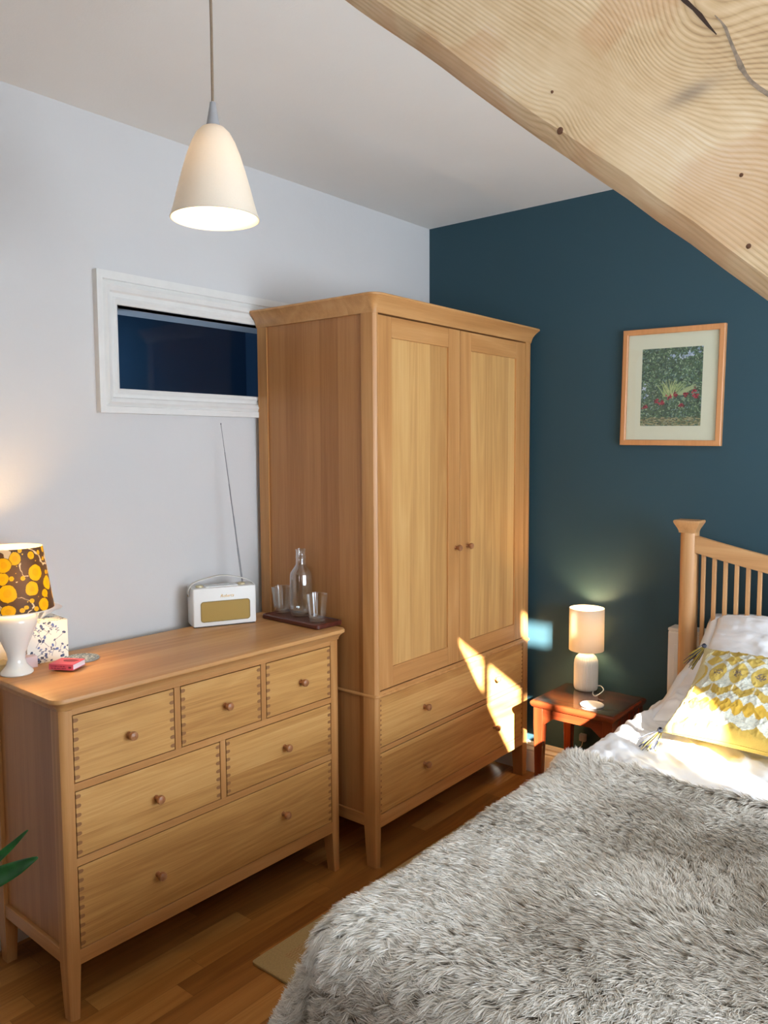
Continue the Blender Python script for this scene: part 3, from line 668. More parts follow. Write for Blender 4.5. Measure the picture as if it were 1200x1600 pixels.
# pillows
def pillow(name, label, c, W, D, T, tilt, rz=0, ry=0, seed=1, border=.035, group=None):
    n = 90; u = np.linspace(-1, 1, n+1); U, V = np.meshgrid(u, u)
    eu = 1-np.abs(U)**2.6; ev = 1-np.abs(V)**2.6; th = (np.clip(eu, 0, 1)*np.clip(ev, 0, 1))**.45
    wr = (1-np.abs(fnoise(U*4+V*2, V*2.5, seed)*2-1))**3*.012+(1-np.abs(fnoise(U*2, V*7+U*3, seed+5)*2-1))**4*.004
    edge = np.clip((1-np.maximum(np.abs(U), np.abs(V)))/.08, 0, 1)
    pin = 1-.06*(np.abs(U)**4)*(1-V**2)-0; pin2 = 1-.07*(np.abs(V)**4)*(1-U**2)
    X = U*W/2*pin; Y = V*D/2*pin2
    Zt = th*T/2+wr*edge; Zb = -th*T/2
    sag = -.02*U**2-.012*V**2
    wv = .006*np.sin(9*U+seed)*(1-edge)
    top = np.stack([X, Y, Zt+sag+wv], -1); bot = np.stack([X, Y, Zb+sag+wv-.002], -1)[:, ::-1]
    o1 = grid_mesh(name, np.concatenate([top.reshape(-1, 3).reshape(n+1, n+1, 3), bot], 1), None, sheet_m, wrap=True)
    o1.location = c; o1.rotation_euler = (tilt, ry, rz); o1['label'] = label; o1['category'] = 'pillow'
    if group: o1['group'] = group
    # oxford border
    U2 = np.concatenate([top[0], top[1:, -1], top[-1, ::-1][1:], top[::-1, 0][1:-1]])
    V2 = U2.copy(); L = len(U2)
    cen = np.array([0, 0, 0.]); dirv = U2[:, :2]/np.maximum(np.abs(U2[:, :2]).max(1, keepdims=True), 1e-6)
    k = np.clip(np.abs(U2[:, :1])/(W/2), 0, 1); k2 = np.clip(np.abs(U2[:, 1:2])/(D/2), 0, 1)
    outv = np.concatenate([np.sign(U2[:, :1])*(k > .9)*border, np.sign(U2[:, 1:2])*(k2 > .9)*border], 1)
    V2[:, :2] += outv; V2[:, 2] += -.012+.008*np.sin(np.arange(L)*.11)
    mid = (U2+V2)/2; mid[:, 2] += .003*np.sin(np.arange(L)*.3)
    grid_mesh('border', np.stack([U2, mid, V2]), None, sheet_m, o1, wrap=True, thick=.003)
    return o1
pillow('pillow', 'lower white pillow lying flatter under the propped one', (1.72, 2.55, .665), .70, .44, .13, math.radians(14), seed=3)
pillow('pillow', 'upper white pillow propped against the slatted headboard', (1.755, 2.665, .745), .70, .40, .15, math.radians(36), rz=math.radians(-2), seed=8)

# cushion with ikat print
def cushion():
    S, Tk = .42, .13
    n = 260; u = np.linspace(-1, 1, n+1); U, V = np.meshgrid(u, u)
    eu = np.clip(1-np.abs(U)**2.2, 0, 1); ev = np.clip(1-np.abs(V)**2.2, 0, 1); th = (eu*ev)**.55
    pin = 1-.10*(1-V**2)*np.abs(U)**3; pin2 = 1-.10*(1-U**2)*np.abs(V)**3
    X = U*S/2*pin; Y = V*S/2*pin2
    wr = (fnoise(U*3+V, V*4, 6)-.5)*.012*th+(1-np.abs(fnoise(U*5, V*3, 77)*2-1))**4*.006*np.clip(th*3, 0, 1)
    Zt = th*Tk/2+wr; Zb = -th*Tk/2
    # pattern, p across (x), q down (from top)
    p = (U+1)/2*S/.060; q = (1-V)/2*S
    warp = (fnoise(U*60, V*60, 5, 3)-.5)*.006
    qq = q+warp
    mus = npl('bb9c47'); mus2 = npl('c9ac55'); grey = npl('b9bcb2'); cream = npl('d8d6c4'); char = npl('6b5f60')
    C = np.empty(U.shape+(3,)); C[:] = mus
    stip = fnoise(U*95, V*95, 12, 2)
    G = np.where((stip > .5)[..., None], grey, cream)
    def tri(x): return np.abs((x % 1)-.5)*2           # 1 at integer, 0 at half
    def put(mask, col):
        C[mask] = col[mask] if isinstance(col, np.ndarray) and col.ndim == 3 else col
    t = tri(p); t2 = tri(p+.5)
    # grey band between two zigzags
    up = .055+.030*t; lo = .392-.022*t
    band = (qq > up) & (qq < lo); put(band, G)
    # row of diamonds
    d1 = (np.abs(qq-.105)/.030+t2*0.95*1.0) ; put((np.abs(qq-.108)/.036+tri(p+.5) < .92) & band, mus2)
    # row of big ovals with dark seeds
    def oval(qc, hq, hw, off=0.0): 
        r = ((np.abs(qq-qc)/hq)**1.5+(np.abs(((p+off) % 1)-.5)/hw)**1.5); return r < 1
    put(oval(.178, .052, .43), mus2)
    seed = oval(.178, .018, .26) & (fnoise(U*70, V*70, 4, 2) > .42); put(seed, char)
    # zigzag mustard band
    zz = (qq > .232+.024*t) & (qq < .262+.024*t); put(zz, mus)
    put(oval(.318, .026, .28, .5), npl('cfa53a')); put(oval(.318, .026, .28, 0.0), npl('cfa53a'))
    put(qq > .392-.020*t, mus); put((U < -.84+.05*np.sin(V*9)), npl('cdbf8f'))
    stripe = (np.abs(((p*1) % 1)-.5) < .035) & (np.mod(q*420, 2) < 1.4) & ((qq < .055+.02*t) | zz); put(stripe, npl('e3dfc8'))
    top = np.stack([X, Y, Zt], -1); bot = np.stack([X, Y, Zb-.001], -1)[:, ::-1]
    Cb = np.empty_like(C); Cb[:] = npl('cfae52')
    o = thing('cushion', 'square mustard cushion with grey diamond and oval print and tassels, leaning on the pillows', 'cushion', (1.700, 2.300, .722), (math.radians(23), math.radians(2), math.radians(2)))
    grid_mesh('cover', np.concatenate([top, bot], 1), np.concatenate([C, Cb], 1), attr_mat('ikat_cotton', .85), o, wrap=True)
    tm1 = plain('charcoal_yarn', '3f4250', .9, 200, .3); tm2 = plain('mustard_yarn', 'b8a03c', .9, 200, .2)
    for (sx, sy) in ((-1, 1), (-1, -1), (1, 1), (1, -1)):
        t_ = M(); c = Vector((sx*S/2, sy*S/2, 0)); dn = Vector((sx*.30, -.55 if sy > 0 else -.45, -.35)).normalized()
        t_.lathe([(.001, .0), (.006, .002), (.008, .008), (.005, .013)], c, 12)
        R = random.Random(sx*7+sy)
        for k in range(46):
            off = Vector((R.gauss(0, .0045), R.gauss(0, .0045), R.gauss(0, .0045)))
            p0 = c+off*.4; p1 = c+dn*.028+off*1.6; p2 = c+dn*.062+off*2.6
            t_.tube([p0, p1, p2], .0011, 4, mi=(1 if k % 3 == 0 else 0))
        t_.build('tassel', [tm1, tm2], o, smooth=0)
cushion()

# ------------------------------------------------------------------ fur throw
TX0, TY0, TL = 1.380, .955, .885
def throw_pt(A, B):
    P = drape(A, B, TX0, TY0, .600, .085, .15, 9, .010, .012, corner=.30)
    P[..., 2] += .022*np.exp(-((B-TL)/.035)**2)          # rolled hem at the head end
    P[..., 2] += .010*(fnoise(A*5+7, B*5+3, 61)*2-1)
    return P
tt = thing('fur_throw', 'thick long-pile grey faux fur throw spread over the foot of the bed', 'throw', (0, 0, 0))
a = np.linspace(-.26, 1.45, 200); b2 = np.linspace(-.36, TL, 160); A, B = np.meshgrid(a, b2)
back_m = plain('throw_backing', 'b3a58c', .9, 120, .08, .3)
grid_mesh('backing', throw_pt(A, B), None, back_m, tt, thick=.008)
def fur(N, seed=5):
    R = np.random.default_rng(seed)
    # denser where the photograph is close; whole throw covered
    a = R.uniform(-.255, 1.0, N); b = R.uniform(-.30, TL+.004, N)
    # clump centres
    cs = .0115
    ia = np.floor(a/cs); ib = np.floor(b/cs)
    h1 = vnoise(ia+.0+1000, ib+1000, 5); h2 = vnoise(ia+1000, ib+1000, 91)
    ca = (ia+.5+(h1-.5)*.9)*cs; cb = (ib+.5+(h2-.5)*.9)*cs
    root = throw_pt(a, b); e = 1e-3
    ta = (throw_pt(a+e, b)-root)/e; tb = (throw_pt(a, b+e)-root)/e
    ta /= np.linalg.norm(ta, axis=1, keepdims=True); tb /= np.linalg.norm(tb, axis=1, keepdims=True)
    nn = np.cross(ta, tb); nn /= np.linalg.norm(nn, axis=1, keepdims=True)
    # lay direction: brushed toward left/foot with swirls
    th = math.radians(200)+1.5*(fnoise(a*2.2+5, b*2.2+9, 21, 3)*2-1)*1.6+.45*(h1-.5)*2+R.normal(0, .16, N)
    lean = .66+.30*fnoise(a*5, b*5, 33, 2)+.12*(h2-.5)+R.normal(0, .07, N)   # 0 upright,1 flat
    lean = np.clip(lean, .15, .93)
    d = (np.cos(th)[:, None]*ta+np.sin(th)[:, None]*tb)
    L = (.038+.010*R.random(N)+.010*(fnoise(a*9, b*9, 71, 2)-.5))
    tipc = throw_pt(ca, cb)
    segs = 4; K = segs+1
    P = np.zeros((N, K, 3)); P[:, 0] = root
    conv = (tipc-root)
    side = np.cross(d, nn)
    curl = R.normal(0, .10, N)+(h2-.5)*.8
    for k in range(1, K):
        t = k/segs
        up = L*(t*(1-lean*.85)*(1.15-.35*t)); fw = L*lean*(t**1.35)
        P[:, k] = root+nn*up[:, None]+d*fw[:, None]+conv*(.72*t**.8)+side*(L*curl*t*t*.9)[:, None]
    wd_ = np.array([.0008, .0009, .0008, .0006, .00015])[None, :]*(.75+.6*R.random(N))[:, None]
    tang = np.gradient(P, axis=1); wdir = np.cross(tang, nn[:, None, :]+R.normal(0, .45, (N, 1, 3)))
    wdir /= np.linalg.norm(wdir, axis=2, keepdims=True)+1e-9
    Lf = P-wdir*wd_[..., None]/1.0; Rt = P+wdir*wd_[..., None]/1.0
    V = np.stack([Lf, Rt], 2).reshape(-1, 3)              # N*K*2
    base = (np.arange(N)*K*2)[:, None]; k = np.arange(segs)[None, :]*2
    q = np.stack([base+k, base+k+1, base+k+3, base+k+2], -1).reshape(-1, 4)
    me = bpy.data.meshes.new('fur_pile'); me.vertices.add(len(V)); me.vertices.foreach_set('co', V.reshape(-1).astype(np.float32))
    me.loops.add(q.size); me.loops.foreach_set('vertex_index', q.reshape(-1).astype(np.int32))
    me.polygons.add(len(q)); me.polygons.foreach_set('loop_start', np.arange(0, q.size, 4, dtype=np.int32)); me.update(calc_edges=True)
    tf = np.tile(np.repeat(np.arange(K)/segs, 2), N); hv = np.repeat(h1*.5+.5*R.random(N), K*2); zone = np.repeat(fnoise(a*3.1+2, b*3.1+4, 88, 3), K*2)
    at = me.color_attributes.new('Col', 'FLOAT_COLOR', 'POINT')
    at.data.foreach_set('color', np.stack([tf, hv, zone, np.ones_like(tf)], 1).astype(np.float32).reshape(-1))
    me.shade_smooth()
    t = NT('faux_fur'); c = t.n('ShaderNodeAttribute', attribute_name='Col'); sp = t.n('ShaderNodeSeparateColor'); t.l(c.outputs['Color'], sp.inputs[0])
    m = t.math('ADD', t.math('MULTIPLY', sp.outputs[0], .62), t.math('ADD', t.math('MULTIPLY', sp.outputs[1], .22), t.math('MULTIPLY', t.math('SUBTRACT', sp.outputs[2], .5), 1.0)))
    col = t.ramp(m, [(0.0, '6a5d4c'), (.28, 'a09483'), (.54, 'd8d0c3'), (.85, 'faf7f0')])  # pile's own darker roots, deepened to carry painted shade between the strands
    bs = t.bsdf(col, .55, Specular_IOR_Level=.35)
    tr = t.n('ShaderNodeBsdfTranslucent'); t.l(col, tr.inputs[0]); mx = t.n('ShaderNodeMixShader'); mx.inputs[0].default_value = .16
    t.l(bs.outputs[0], mx.inputs[1]); t.l(tr.outputs[0], mx.inputs[2]); t.l(mx.outputs[0], t.out.inputs[0])
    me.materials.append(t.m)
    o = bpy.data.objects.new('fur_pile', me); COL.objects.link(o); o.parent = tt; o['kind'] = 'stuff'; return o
fur(330000)

# ------------------------------------------------------------------ rug
def rug():
    t = NT('woven_rug'); o = t.obj(); sp = t.n('ShaderNodeSeparateXYZ'); t.l(o, sp.inputs[0])
    zx_ = t.math('PINGPONG', t.math('MULTIPLY', sp.outputs[1], 60), .5); ch = t.math('FRACT', t.math('ADD', t.math('MULTIPLY', sp.outputs[0], 110), zx_))
    inn = t.math('MULTIPLY', t.math('GREATER_THAN', sp.outputs[0], .055), t.math('GREATER_THAN', sp.outputs[1], .075))
    wv = t.math('PINGPONG', t.math('MULTIPLY', t.math('ADD', sp.outputs[0], sp.outputs[1]), 500), .5)
    c1 = t.mix(t.math('GREATER_THAN', ch, .5), 'a98a58', 'bb9c6c'); c = t.mix(inn, lin('b39a68'), c1)
    c = t.mix(.25, c, t.noise(o, 200, 3), 'OVERLAY')
    t.bsdf(c, .9, t.math('ADD', ch, wv), .3, .001); return t.m
rg = M().loft([rrect(a, .66-a, a, 1.3-a, .01, z) for a, z in ((.002, .0005), (0, .002), (0, .008), (.003, .010))]).build('rug', rug(), smooth=30)
rg.location = (.634, 1.324, 0); rg['label'] = 'flat beige woven rug on the oak floor beside the bed'; rg['category'] = 'rug'

# ------------------------------------------------------------------ pendant lamp
PX, PY = .919, 1.020; PK = .925
def PZ(z): return -.541+(z+.4995)*PK
def PP(l): return [(r*PK, PZ(z)) for r, z in l]
pl = thing('pendant_lamp', 'white bell-shaped china pendant lamp hanging from the ceiling on a brown cord', 'pendant lamp', (PX, PY, ZC))
M().tube([(0, 0, -.02), (0.001, 0, -.15), (0, 0, PZ(-.262))], .0030, 10).build('cord', plain('brown_fabric_cord', '86735f', .9, 500, .2), pl)
M().lathe([(.002, -.03), (.02, -.026), (.045, -.016), (.05, -.002), (.05, 0), (.001, 0)], seg=32).build('ceiling_rose', white_paint, pl)
M().lathe(PP([(.0035, -.240), (.0065, -.242), (.0075, -.250), (.0145, -.288), (.016, -.293), (.016, -.297), (.001, -.297)]), seg=32).build('cord_grip', plain('grey_plastic', '9a9a9c', .5), pl)
out = [(.016, -.2935), (.026, -.298), (.038, -.310), (.049, -.330), (.060, -.358), (.070, -.390), (.080, -.425), (.0885, -.458), (.095, -.482), (.1005, -.497)]
inn_ = [(r-.0026, z-.0004) for r, z in out[::-1]]
M().lathe(PP(out+[(.1012, -.4985), (.0995, -.4995)]+inn_[:-1]+[(.012, -.298)]), seg=72).build('lamp_shade', translucent('bone_china', 'f1e8d8', .20, .35), pl, smooth=60)
M().lathe(PP([(.014, -.300), (.014, -.34), (.001, -.342)]), seg=20).build('lamp_holder', white_paint, pl)
M().lathe(PP([(.013, -.342), (.016, -.355), (.026, -.378), (.029, -.395), (.026, -.412), (.015, -.424), (.001, -.427)]), seg=24).build('bulb', emitter('warm_bulb_pendant', 'ffdfae', 190.0), pl)

# ------------------------------------------------------------------ things on the chest of drawers
ZD = .8432
# big table lamp with marbled shade
lx, ly = .165, .919
lm = thing('table_lamp', 'white vase-shaped lamp with yellow marbled shade on the left of the chest', 'lamp', (lx, ly, ZD))
pr = [(.001, 0), (.040, 0), (.0425, .003), (.0415, .008), (.034, .016), (.026, .027), (.0225, .042), (.0245, .058), (.033, .080), (.045, .108), (.0545, .132), (.0575, .146), (.055, .158), (.044, .169), (.026, .176), (.012, .178), (.012, .181), (.001, .181)]
M().lathe(pr, seg=64).build('lamp_base', ceramic, lm, smooth=50)
M().lathe([(.012, .180), (.012, .215), (.001, .216)], seg=20).build('lamp_holder', white_paint, lm)
def marble_shade():
    z0, z1, r0, r1 = .178, .347, .1010, .0765
    nz, na = 170, 560; z = np.linspace(0, 1, nz); th = np.linspace(0, 2*PI, na, endpoint=False); TH, Zt = np.meshgrid(th, z)
    r = r0+(r1-r0)*Zt; P = np.stack([r*np.cos(TH), r*np.sin(TH), z0+(z1-z0)*Zt], -1)
    u = TH*.09; v = Zt*.17; Lc = 2*PI*.09
    C = np.empty(P.shape); n = fnoise(u*30, v*30, 8); C[:] = npl('33271f'); C = C*(1-n[..., None]*.5)+npl('5a4630')*n[..., None]*.5
    R = random.Random(12); blobs = []
    tries = 0
    while len(blobs) < 78 and tries < 6000:
        tries += 1; rr = R.choice([.006, .011, .016, .019, .022, .025]); c = (R.random()*Lc, R.random()*.17)
        if all(min(abs(c[0]-q[0]), Lc-abs(c[0]-q[0]))**2+(c[1]-q[1])**2 > ((rr+q[2])*.98)**2 for q in blobs): blobs.append((c[0], c[1], rr, R.random()*6))
    wx = (fnoise(u*45, v*45, 2)-.5)*.006
    def veins():
        m = np.zeros(u.shape, bool)
        vx = u*11+2.2*fnoise(u*14, v*14, 41); vy = v*11+2.2*fnoise(u*14+9, v*14, 43)
        e = np.abs(fnoise(vx, vy, 51, 2)-.5); return e < .012+.02*np.clip(fnoise(u*25, v*25, 3)-.55, 0, 1)*4
    m = veins(); C[m] = npl('e8d9b8')
    for (cx, cy, rr, ph) in blobs:
        du_ = np.abs(u-cx); du_ = np.minimum(du_, Lc-du_); dv = v-cy; d = np.hypot(du_, dv)+wx*rr/.015
        C[(d < rr*1.09)] = npl('2c2019'); C[d < rr] = npl('f2c208'); C[(d < rr*.45)] = npl('e9b40c')
    for k in range(60):
        cx, cy, rr = R.random()*Lc, R.random()*.17, R.uniform(.0008, .002); C[np.hypot(u-cx, v-cy) < rr] = npl('e7c24a')
    m = attr_mat('marbled_paper', .55, trans=.42)
    o = grid_mesh('lamp_shade', P, C, m, lm, wrap=True)
    lin_ = M().lathe([(r0-.0012, z0), (r1-.0012, z1)], seg=96).build('lining', translucent('white_lining', 'f4efe4', .5), o, smooth=60)
    M().lathe([(r0+.0004, z0-.001), (r0+.0006, z0+.002), (r0-.002, z0+.002), (r0-.002, z0-.001), (r0+.0004, z0-.001)], seg=96).build('rim', plain('rim_white', 'e8e2d4', .5), o)
    return o
marble_shade()
M().lathe([(.012, .216), (.014, .225), (.024, .245), (.028, .262), (.025, .278), (.014, .290), (.001, .293)], seg=20).build('bulb', emitter('warm_bulb_dresser', 'ffca82', 155.0), lm)

# tissue box
tb = thing('tissue_box', 'white tissue box with blue floral print beside the vase lamp', 'tissue box', (.062, 1.040, ZD), (0, 0, -.12))
def box_print():
    S = .116; n = 130; g_ = np.linspace(0, 1, n); U, V = np.meshgrid(g_, g_)
    R = random.Random(5)
    def pat(seed):
        R = random.Random(seed); C = np.empty((n, n, 3)); C[:] = npl('e9e6da'); bl = [npl('2b3a66'), npl('4a63a0'), npl('232b45')]
        for k in range(40):
            cx, cy, r = R.random(), R.random(), R.uniform(.022, .042); a = R.random()*PI; c, s = math.cos(a), math.sin(a)
            X = U-cx; Y = V-cy; m = ((c*X+s*Y)/(r*1.3))**2+((-s*X+c*Y)/(r*.8))**2 < 1; C[m] = bl[k % 3]
            # stem
            t = np.linspace(0, 1, 30); bend = R.uniform(-.12, .12); sx = cx+(.18*t)*c+bend*t*t; sy = cy-(.16*t)
            for q, w_ in zip(sx, sy):
                C[(np.abs(U-q) < .006) & (np.abs(V-w_) < .006)] = npl('7f8494')
            for j in range(3):
                lx_, ly_ = sx[8+6*j]+.03*(-1)**j, sy[8+6*j]
                if k % 2: C[((U-lx_)/.022)**2+((V-ly_)/.012)**2 < 1] = bl[(k+j) % 3]
        return C
    m = attr_mat('printed_card', .5)
    x, y, z = U*S, U*S, V*S
    M().box(-S/2+.001, S/2-.001, -S/2+.001, S/2-.001, 0, S-.001).build('carton', plain('card', 'e6e2d6', .6), tb)
    e = S/2
    faces = [np.stack([np.full_like(U, e), (U-.5)*S, V*S], -1), np.stack([(U-.5)*S, np.full_like(U, -e), V*S], -1), np.stack([(U-.5)*S, (V-.5)*S, np.full_like(U, S)], -1)]
    for k, P in enumerate(faces): grid_mesh('printed_side', P, pat(20+k), m, tb, smooth=False)
    # tissue
    n2 = 30; u = np.linspace(0, 1, n2); A_, B_ = np.meshgrid(u, u)
    ang = A_*PI*1.6; rad = .006+.032*B_*(.7+.3*np.sin(A_*11))
    P = np.stack([rad*np.cos(ang)+.01*B_, rad*np.sin(ang)*1.2+.02*B_, S+.001+.060*B_*(.75+.25*np.cos(A_*9))-.010*B_**3], -1)
    grid_mesh('tissue', P, None, translucent('tissue_paper', 'f2f2f2', .4), tb, thick=.0006)
box_print()
# pale pink small box between lamp and tissue box
pb = M().loft([rrect(-.026, .026, -.020, .020, .002, z) for z in (0, .001, .030, .031)]).build('small_box', plain('pale_pink_card', 'e2c9cc', .6), bevel=.001)
pb.location = (.118, .972, ZD); pb.rotation_euler = (0, 0, -.15); pb['label'] = 'small pale pink box behind the vase lamp, touching the tissue box'; pb['category'] = 'box'
bk0 = M().loft([rrect(-.034, .034, -.030, .030, .002, z) for z in (0, .001, .020, .021)]).build('notebook', plain('cream_paper', 'e0cf9e', .7), bevel=.001)
bk0.location = (.096, .898, ZD); bk0.rotation_euler = (0, 0, -.1); bk0['label'] = 'cream notebook at the left edge behind the vase lamp'; bk0['category'] = 'notebook'
# round patterned coaster, pink book resting on its edge
n = 100
def disc():
    r = np.linspace(0.0001, 1, 40); th = np.linspace(0, 2*PI, 160, endpoint=False); TH, Rr = np.meshgrid(th, r)
    P = np.stack([Rr*.048*np.cos(TH), Rr*.048*np.sin(TH), np.full_like(Rr, .0052)], -1)
    x, y = P[..., 0], P[..., 1]; nn_ = fnoise(x*260+9, y*260+5, 3, 3)
    C = np.where((nn_ > .55)[..., None], npl('c9cfcc'), npl('6a7f8c')); C = np.where((nn_ < .38)[..., None], npl('3e5060'), C)
    t = thing('coaster', 'round blue-grey patterned coaster partly under the pink book', 'coaster', (.165, 1.108, ZD+.0002))
    M().lathe([(.001, 0), (.049, 0), (.050, .0015), (.050, .004), (.049, .005), (.001, .005)], seg=48).build('disc', plain('coaster_edge', '8c9494', .6), t)
    grid_mesh('print', P, C, attr_mat('coaster_print', .4), t, wrap=True)
disc()
bk = thing('book', 'small pink card box of a book lying on the chest of drawers', 'book', (.232, 1.028, ZD+.0056), (0, 0, 0.53))
bw, bl_, bh = .064, .072, .0165
M().box(-bl_/2, bl_/2, -bw/2, bw/2, 0, .0016).box(-bl_/2, bl_/2, -bw/2, bw/2, bh-.0016, bh).box(-bl_/2, bl_/2, -bw/2, -bw/2+.0016, 0.0016, bh-.0016).build('cover', plain('pink_cover', 'd8576c', .5), bk, bevel=.0005)
M().box(-bl_/2+.001, bl_/2-.001, -bw/2+.0016, bw/2-.001, .0016, bh-.0016).build('pages', plain('page_block', 'e9e2ea', .8), bk)
# ------------------------------------------------------------------ radio
rx = (.100, 1.556); ang = math.atan2(.093, .200)
ra = thing('radio', 'cream retro portable radio with gold grille and raised aerial on the chest', 'radio', (rx[0], rx[1], ZD), (0, 0, -ang))
# local: y along front face (0..RL), x: 0 front, negative back
RL, RD, RHt = .2195, .088, .134
cream = plain('cream_leathercloth', 'e6e6e2', .45, 500, .03, .3)
M().loft([rrect(-RD+a, -a, a, RL-a, .006, z, 4) for a, z in ((.004, .0035), (.001, .004), (0, .008), (0, RHt-.004), (.001, RHt-.001), (.004, RHt))]).build('body', cream, ra, smooth=40)
M().loft([rrect(-RD+.004, -.004, .004, RL-.004, .003, z, 3) for z in (0, .0036)]).build('base', plain('dark_base', '2d2622', .6), ra)
def rr_yz(y0, y1, z0, z1, r, x): return [(x, p[0], p[1]) for p in rrect(y0, y1, z0, z1, r, 0, 5)]
grl = NT('gold_grille'); gz = grl.obj(); gsp = grl.n('ShaderNodeSeparateXYZ'); grl.l(gz, gsp.inputs[0])
wv1 = grl.math('PINGPONG', grl.math('MULTIPLY', gsp.outputs[1], 600), .5); wv2 = grl.math('PINGPONG', grl.math('MULTIPLY', gsp.outputs[2], 600), .5)
gc = grl.mix(grl.math('ADD', wv1, wv2), lin('7a5e24'), 'a8873c'); grl.bsdf(gc, .45, grl.math('MULTIPLY', wv1, wv2), .4, .0006, Metallic=.35)
M().loft([rr_yz(.028, RL-.025, .020, .086, .008, x) for x in (-.002, .0008, .001)]).build('grille', grl.m, ra, smooth=30)
b = M(); b.loft([rr_yz(.028-i, RL-.025+i, .020-i, .086+i, .008+i, x) for i, x in ((0, .0005), (0, .0022), (.0025, .0022), (.0025, .0002))], cap=(False, False)).build('grille_trim', plain('old_gold', '6f5a2c', .4, Metallic=.6), ra, smooth=30)
def text(body, size, loc, rot, mat, parent, name, shear=0, ext=.0002):
    cu = bpy.data.curves.new(name, 'FONT'); cu.body = body; cu.size = size; cu.shear = shear; cu.extrude = ext; cu.align_x = 'CENTER'; cu.align_y = 'CENTER'
    tmp = bpy.data.objects.new(name, cu); me = bpy.data.meshes.new_from_object(tmp); bpy.data.objects.remove(tmp); me.materials.clear(); me.materials.append(mat)
    o = bpy.data.objects.new(name, me); COL.objects.link(o); o.parent = parent; o.location = loc; o.rotation_euler = rot; return o
text('Roberts', .0145, (.0006, RL*.53, .104), (PI/2, 0, PI/2), gold, ra, 'logo', shear=.35)
# the print on the spine is too small to read: short ink strokes, a blot on the cover
ink = M(); RI = random.Random(3)
for zr_, xe in ((.62, .012), (.27, .016)):
    xk = -.030
    while xk < xe:
        wk = RI.uniform(.0012, .0026); ink.box(xk, xk+wk, -bw/2-.00015, -bw/2+.0003, bh*zr_-.0017, bh*zr_+.0017); xk += wk+RI.choice([.0007, .0007, .0018])
ink.box(.022, .030, -bw/2-.00015, -bw/2+.0003, bh*.3, bh*.62)
ink.prism([(.022*math.cos(a_)*(1+.12*math.sin(5*a_))+.006, .013*math.sin(a_)+.008) for a_ in np.linspace(0, 2*PI, 24, endpoint=False)], 'Z', bh-.0002, bh+.00015)
ink.build('printed_marks', plain('spine_ink', '7c2438', .6), bk, smooth=0)
for y in (.030, RL-.042): M().lathe([(.001, .007), (.011, .007), (.0125, .005), (.0125, 0)], (-RD/2+.008, y, RHt), 24).build('dial', plain('pale_brass', 'cbbf9a', .3, Metallic=.5), ra)
M().box(-RD+.022, -.020, .050, RL-.058, RHt, RHt+.0015).build('control_plate', plain('brushed_plate', 'd9d9d4', .25, Metallic=.6), ra)
hp = bez([(-RD*.5, -.005, RHt-.030), (-RD*.5, -.006, RHt-.008), (-RD*.5, .012, RHt+.014), (-RD*.5, .06, RHt+.028), (-RD*.5, RL/2, RHt+.034), (-RD*.5, RL-.06, RHt+.027), (-RD*.5, RL-.012, RHt+.010), (-RD*.5, RL+.006, RHt-.010), (-RD*.5, RL+.005, RHt-.030)], 8)
rings = []
for i, p in enumerate(hp):
    d = (hp[min(i+1, len(hp)-1)]-hp[max(i-1, 0)]).normalized(); nrm = Vector((1, 0, 0)).cross(d)
    rings.append([p+Vector((sx*.0085, 0, 0))+nrm*sz*.0016 for sx, sz in ((-1, -1), (1, -1), (1, 1), (-1, 1))])
M().loft(rings).build('handle', plain('leather_strap', 'cfcdc6', .6), ra, bevel=.001)
for y, s in ((-.005, -1), (RL+.005, 1)): M().lathe([(.001, s*.003), (.0045, s*.0025), (.005, 0)], (-RD*.5, y, RHt-.027), 16, axis='Y').build('rivet', gold, ra)
# aerial: from the back right of the top up to its tip, found in room space
def to_local(p):
    d = Vector(p)-Vector((rx[0], rx[1], ZD)); c, s = math.cos(ang), math.sin(ang); return Vector((c*d.x-s*d.y, s*d.x+c*d.y, d.z))
a0 = to_local((.125, 1.752, ZD+RHt)); a1 = to_local((.035, 1.744, 1.537))
rad = []; pts = []
for k, (t0_, t1_, r) in enumerate(((0, .22, .0030), (.22, .42, .0024), (.42, .62, .0019), (.62, .82, .0014), (.82, 1, .0009))):
    pts += [a0.lerp(a1, t0_), a0.lerp(a1, t1_)]; rad += [r, r]
M().tube(pts, rad, 10).lathe([(.001, -.003), (.0026, 0), (.001, .003)], a1, 10).build('aerial', chrome, ra)

# ------------------------------------------------------------------ tray, carafe, tumblers
ty = thing('tray', 'dark wooden serving tray on the right end of the chest', 'tray', (.302, 1.866, ZD), (0, 0, -.05))
M().loft([rrect(-.147+a, .147-a, -.060+a, .060-a, .012, z, 5) for a, z in ((.003, 0), (0, .003), (0, .014), (.002, .016), (.006, .0165), (.008, .0135))]).build('tray_board', tray_wood, ty, smooth=40)
ZT = ZD+.0138
def tumbler(loc, label):
    t = thing('tumbler', label, 'glass', loc, group='ribbed tumblers on the tray')
    M().lathe([(r*1.16, z*1.06) for r, z in [(.001, 0), (.0215, 0), (.0235, .003), (.0250, .02), (.0320, .088), (.0324, .090), (.0308, .0895), (.0300, .086), (.0232, .022), (.0215, .010), (.0180, .008), (.001, .0075)]], seg=96, rib=.008, ribn=16).build('glass_body', glass, t, smooth=70)
    return t
tumbler((.186, 1.883, ZT), 'ribbed glass tumbler standing left of the carafe')
tumbler((.392, 1.853, ZT), 'ribbed glass tumbler standing right of the carafe')
cf = thing('carafe', 'clear ribbed glass carafe standing between the two tumblers on the tray', 'carafe', (.280, 1.888, ZT))
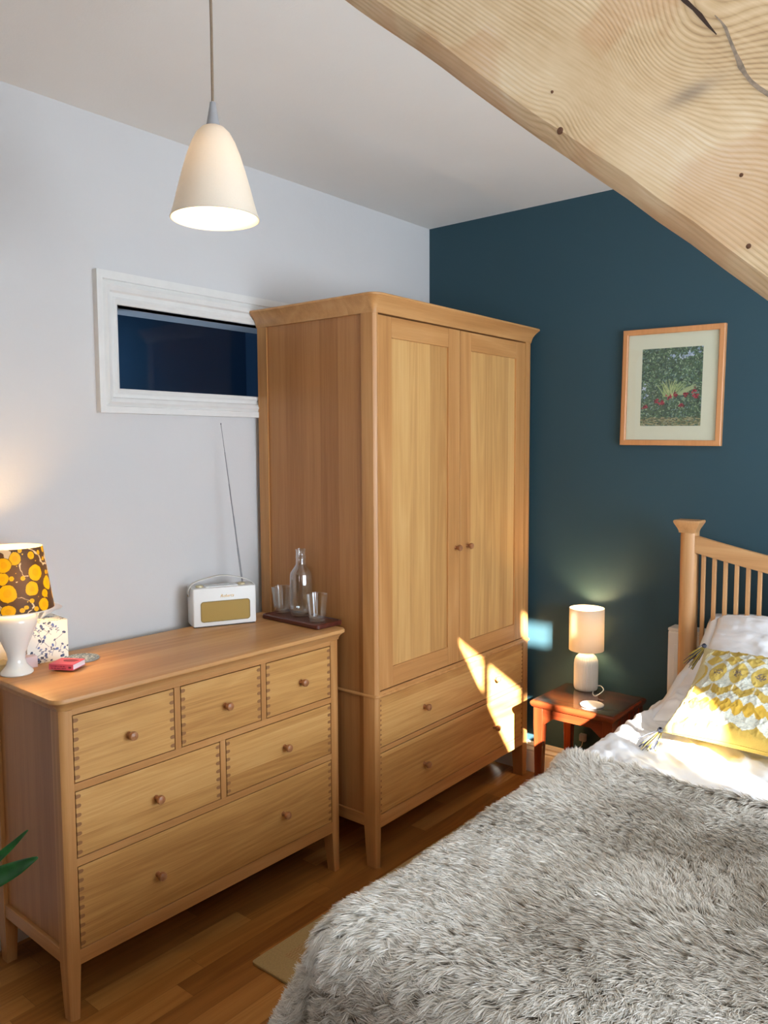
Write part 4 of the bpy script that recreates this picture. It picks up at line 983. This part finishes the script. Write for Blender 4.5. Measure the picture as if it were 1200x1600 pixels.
pr = [(.001, 0), (.030, 0), (.033, .004), (.038, .020), (.0385, .03), (.0365, .145), (.035, .155), (.028, .166), (.0185, .180), (.0165, .186), (.0160, .205), (.0175, .207), (.0175, .212), (.0160, .214), (.0165, .232), (.0178, .234), (.0178, .238),
      (.0160, .238), (.0145, .232), (.0142, .186), (.0160, .180), (.026, .166), (.033, .153), (.0340, .145), (.0355, .03), (.035, .020), (.030, .010), (.001, .009)]
M().lathe([(r*1.07, z) for r, z in pr], seg=120, rib=.008, ribn=20).build('glass_body', glass, cf, smooth=70)

# ------------------------------------------------------------------ potted plant left of the chest
pp = thing('potted_plant', 'green leafy plant in a white pot on the floor left of the chest of drawers', 'plant', (.70, .44, 0))
M().lathe([(.001, 0), (.10, 0), (.104, .004), (.125, .27), (.130, .275), (.130, .292), (.124, .292), (.118, .27), (.115, .25), (.001, .25)], (0, 0, 0), 48).build('pot', ceramic, pp, smooth=50)
M().lathe([(.001, .245), (.06, .252), (.1135, .247)], (0, 0, 0), 32).build('soil', plain('potting_soil', '2b211a', .95, 90, .4, .8), pp)
leaf_m = NT('leaf_green'); lv = leaf_m.obj(); lc = leaf_m.ramp(leaf_m.noise(lv, 30, 3), [(.3, '1d4a22'), (.7, '2f6a32')]); leaf_m.bsdf(lc, .35)
def leaf(base, tip, width, bend, name='leaf'):
    base, tip = Vector(base), Vector(tip); ax = tip-base; side = ax.cross(Vector((.72, -.35, .6))).normalized(); up = side.cross(ax).normalized()
    n1, n2 = 18, 7; rings = []
    for i in range(n1+1):
        t = i/n1; c = base+ax*t+up*bend*math.sin(PI*t); w_ = width*(math.sin(PI*min(1, t*.92+.06))**.8)
        rings.append([c+side*w_*s+up*(-.25*w_*(1-abs(s))+.0)+up*.003*math.sin(t*14)*abs(s) for s in np.linspace(-1, 1, n2)])
    P = np.array([[list(p) for p in r] for r in rings]); return grid_mesh(name, P, None, leaf_m.m, pp, thick=.001)
M().tube(bez([(0, 0, .24), (.01, .01, .32), (-.015, .03, .42)], 8), [.006]*17, 8).build('stem', leaf_m.m, pp)
leaf((-.214, .16, .454), (-.019, .26, .583), .022, .012); leaf((-.190, .16, .475), (-.057, .26, .632), .010, .006)
M().tube(bez([(-.015, .03, .40), (-.12, .10, .43), (-.214, .16, .454)], 8), .003, 8).build('stem', leaf_m.m, pp)
M().tube(bez([(-.015, .03, .41), (-.10, .10, .45), (-.190, .16, .475)], 8), .003, 8).build('stem', leaf_m.m, pp)
leaf((-.01, .02, .40), (-.12, -.04, .55), .022, .015); leaf((-.01, .02, .39), (-.02, -.15, .50), .022, .015); leaf((-.01, .02, .38), (-.13, .05, .47), .02, .01)
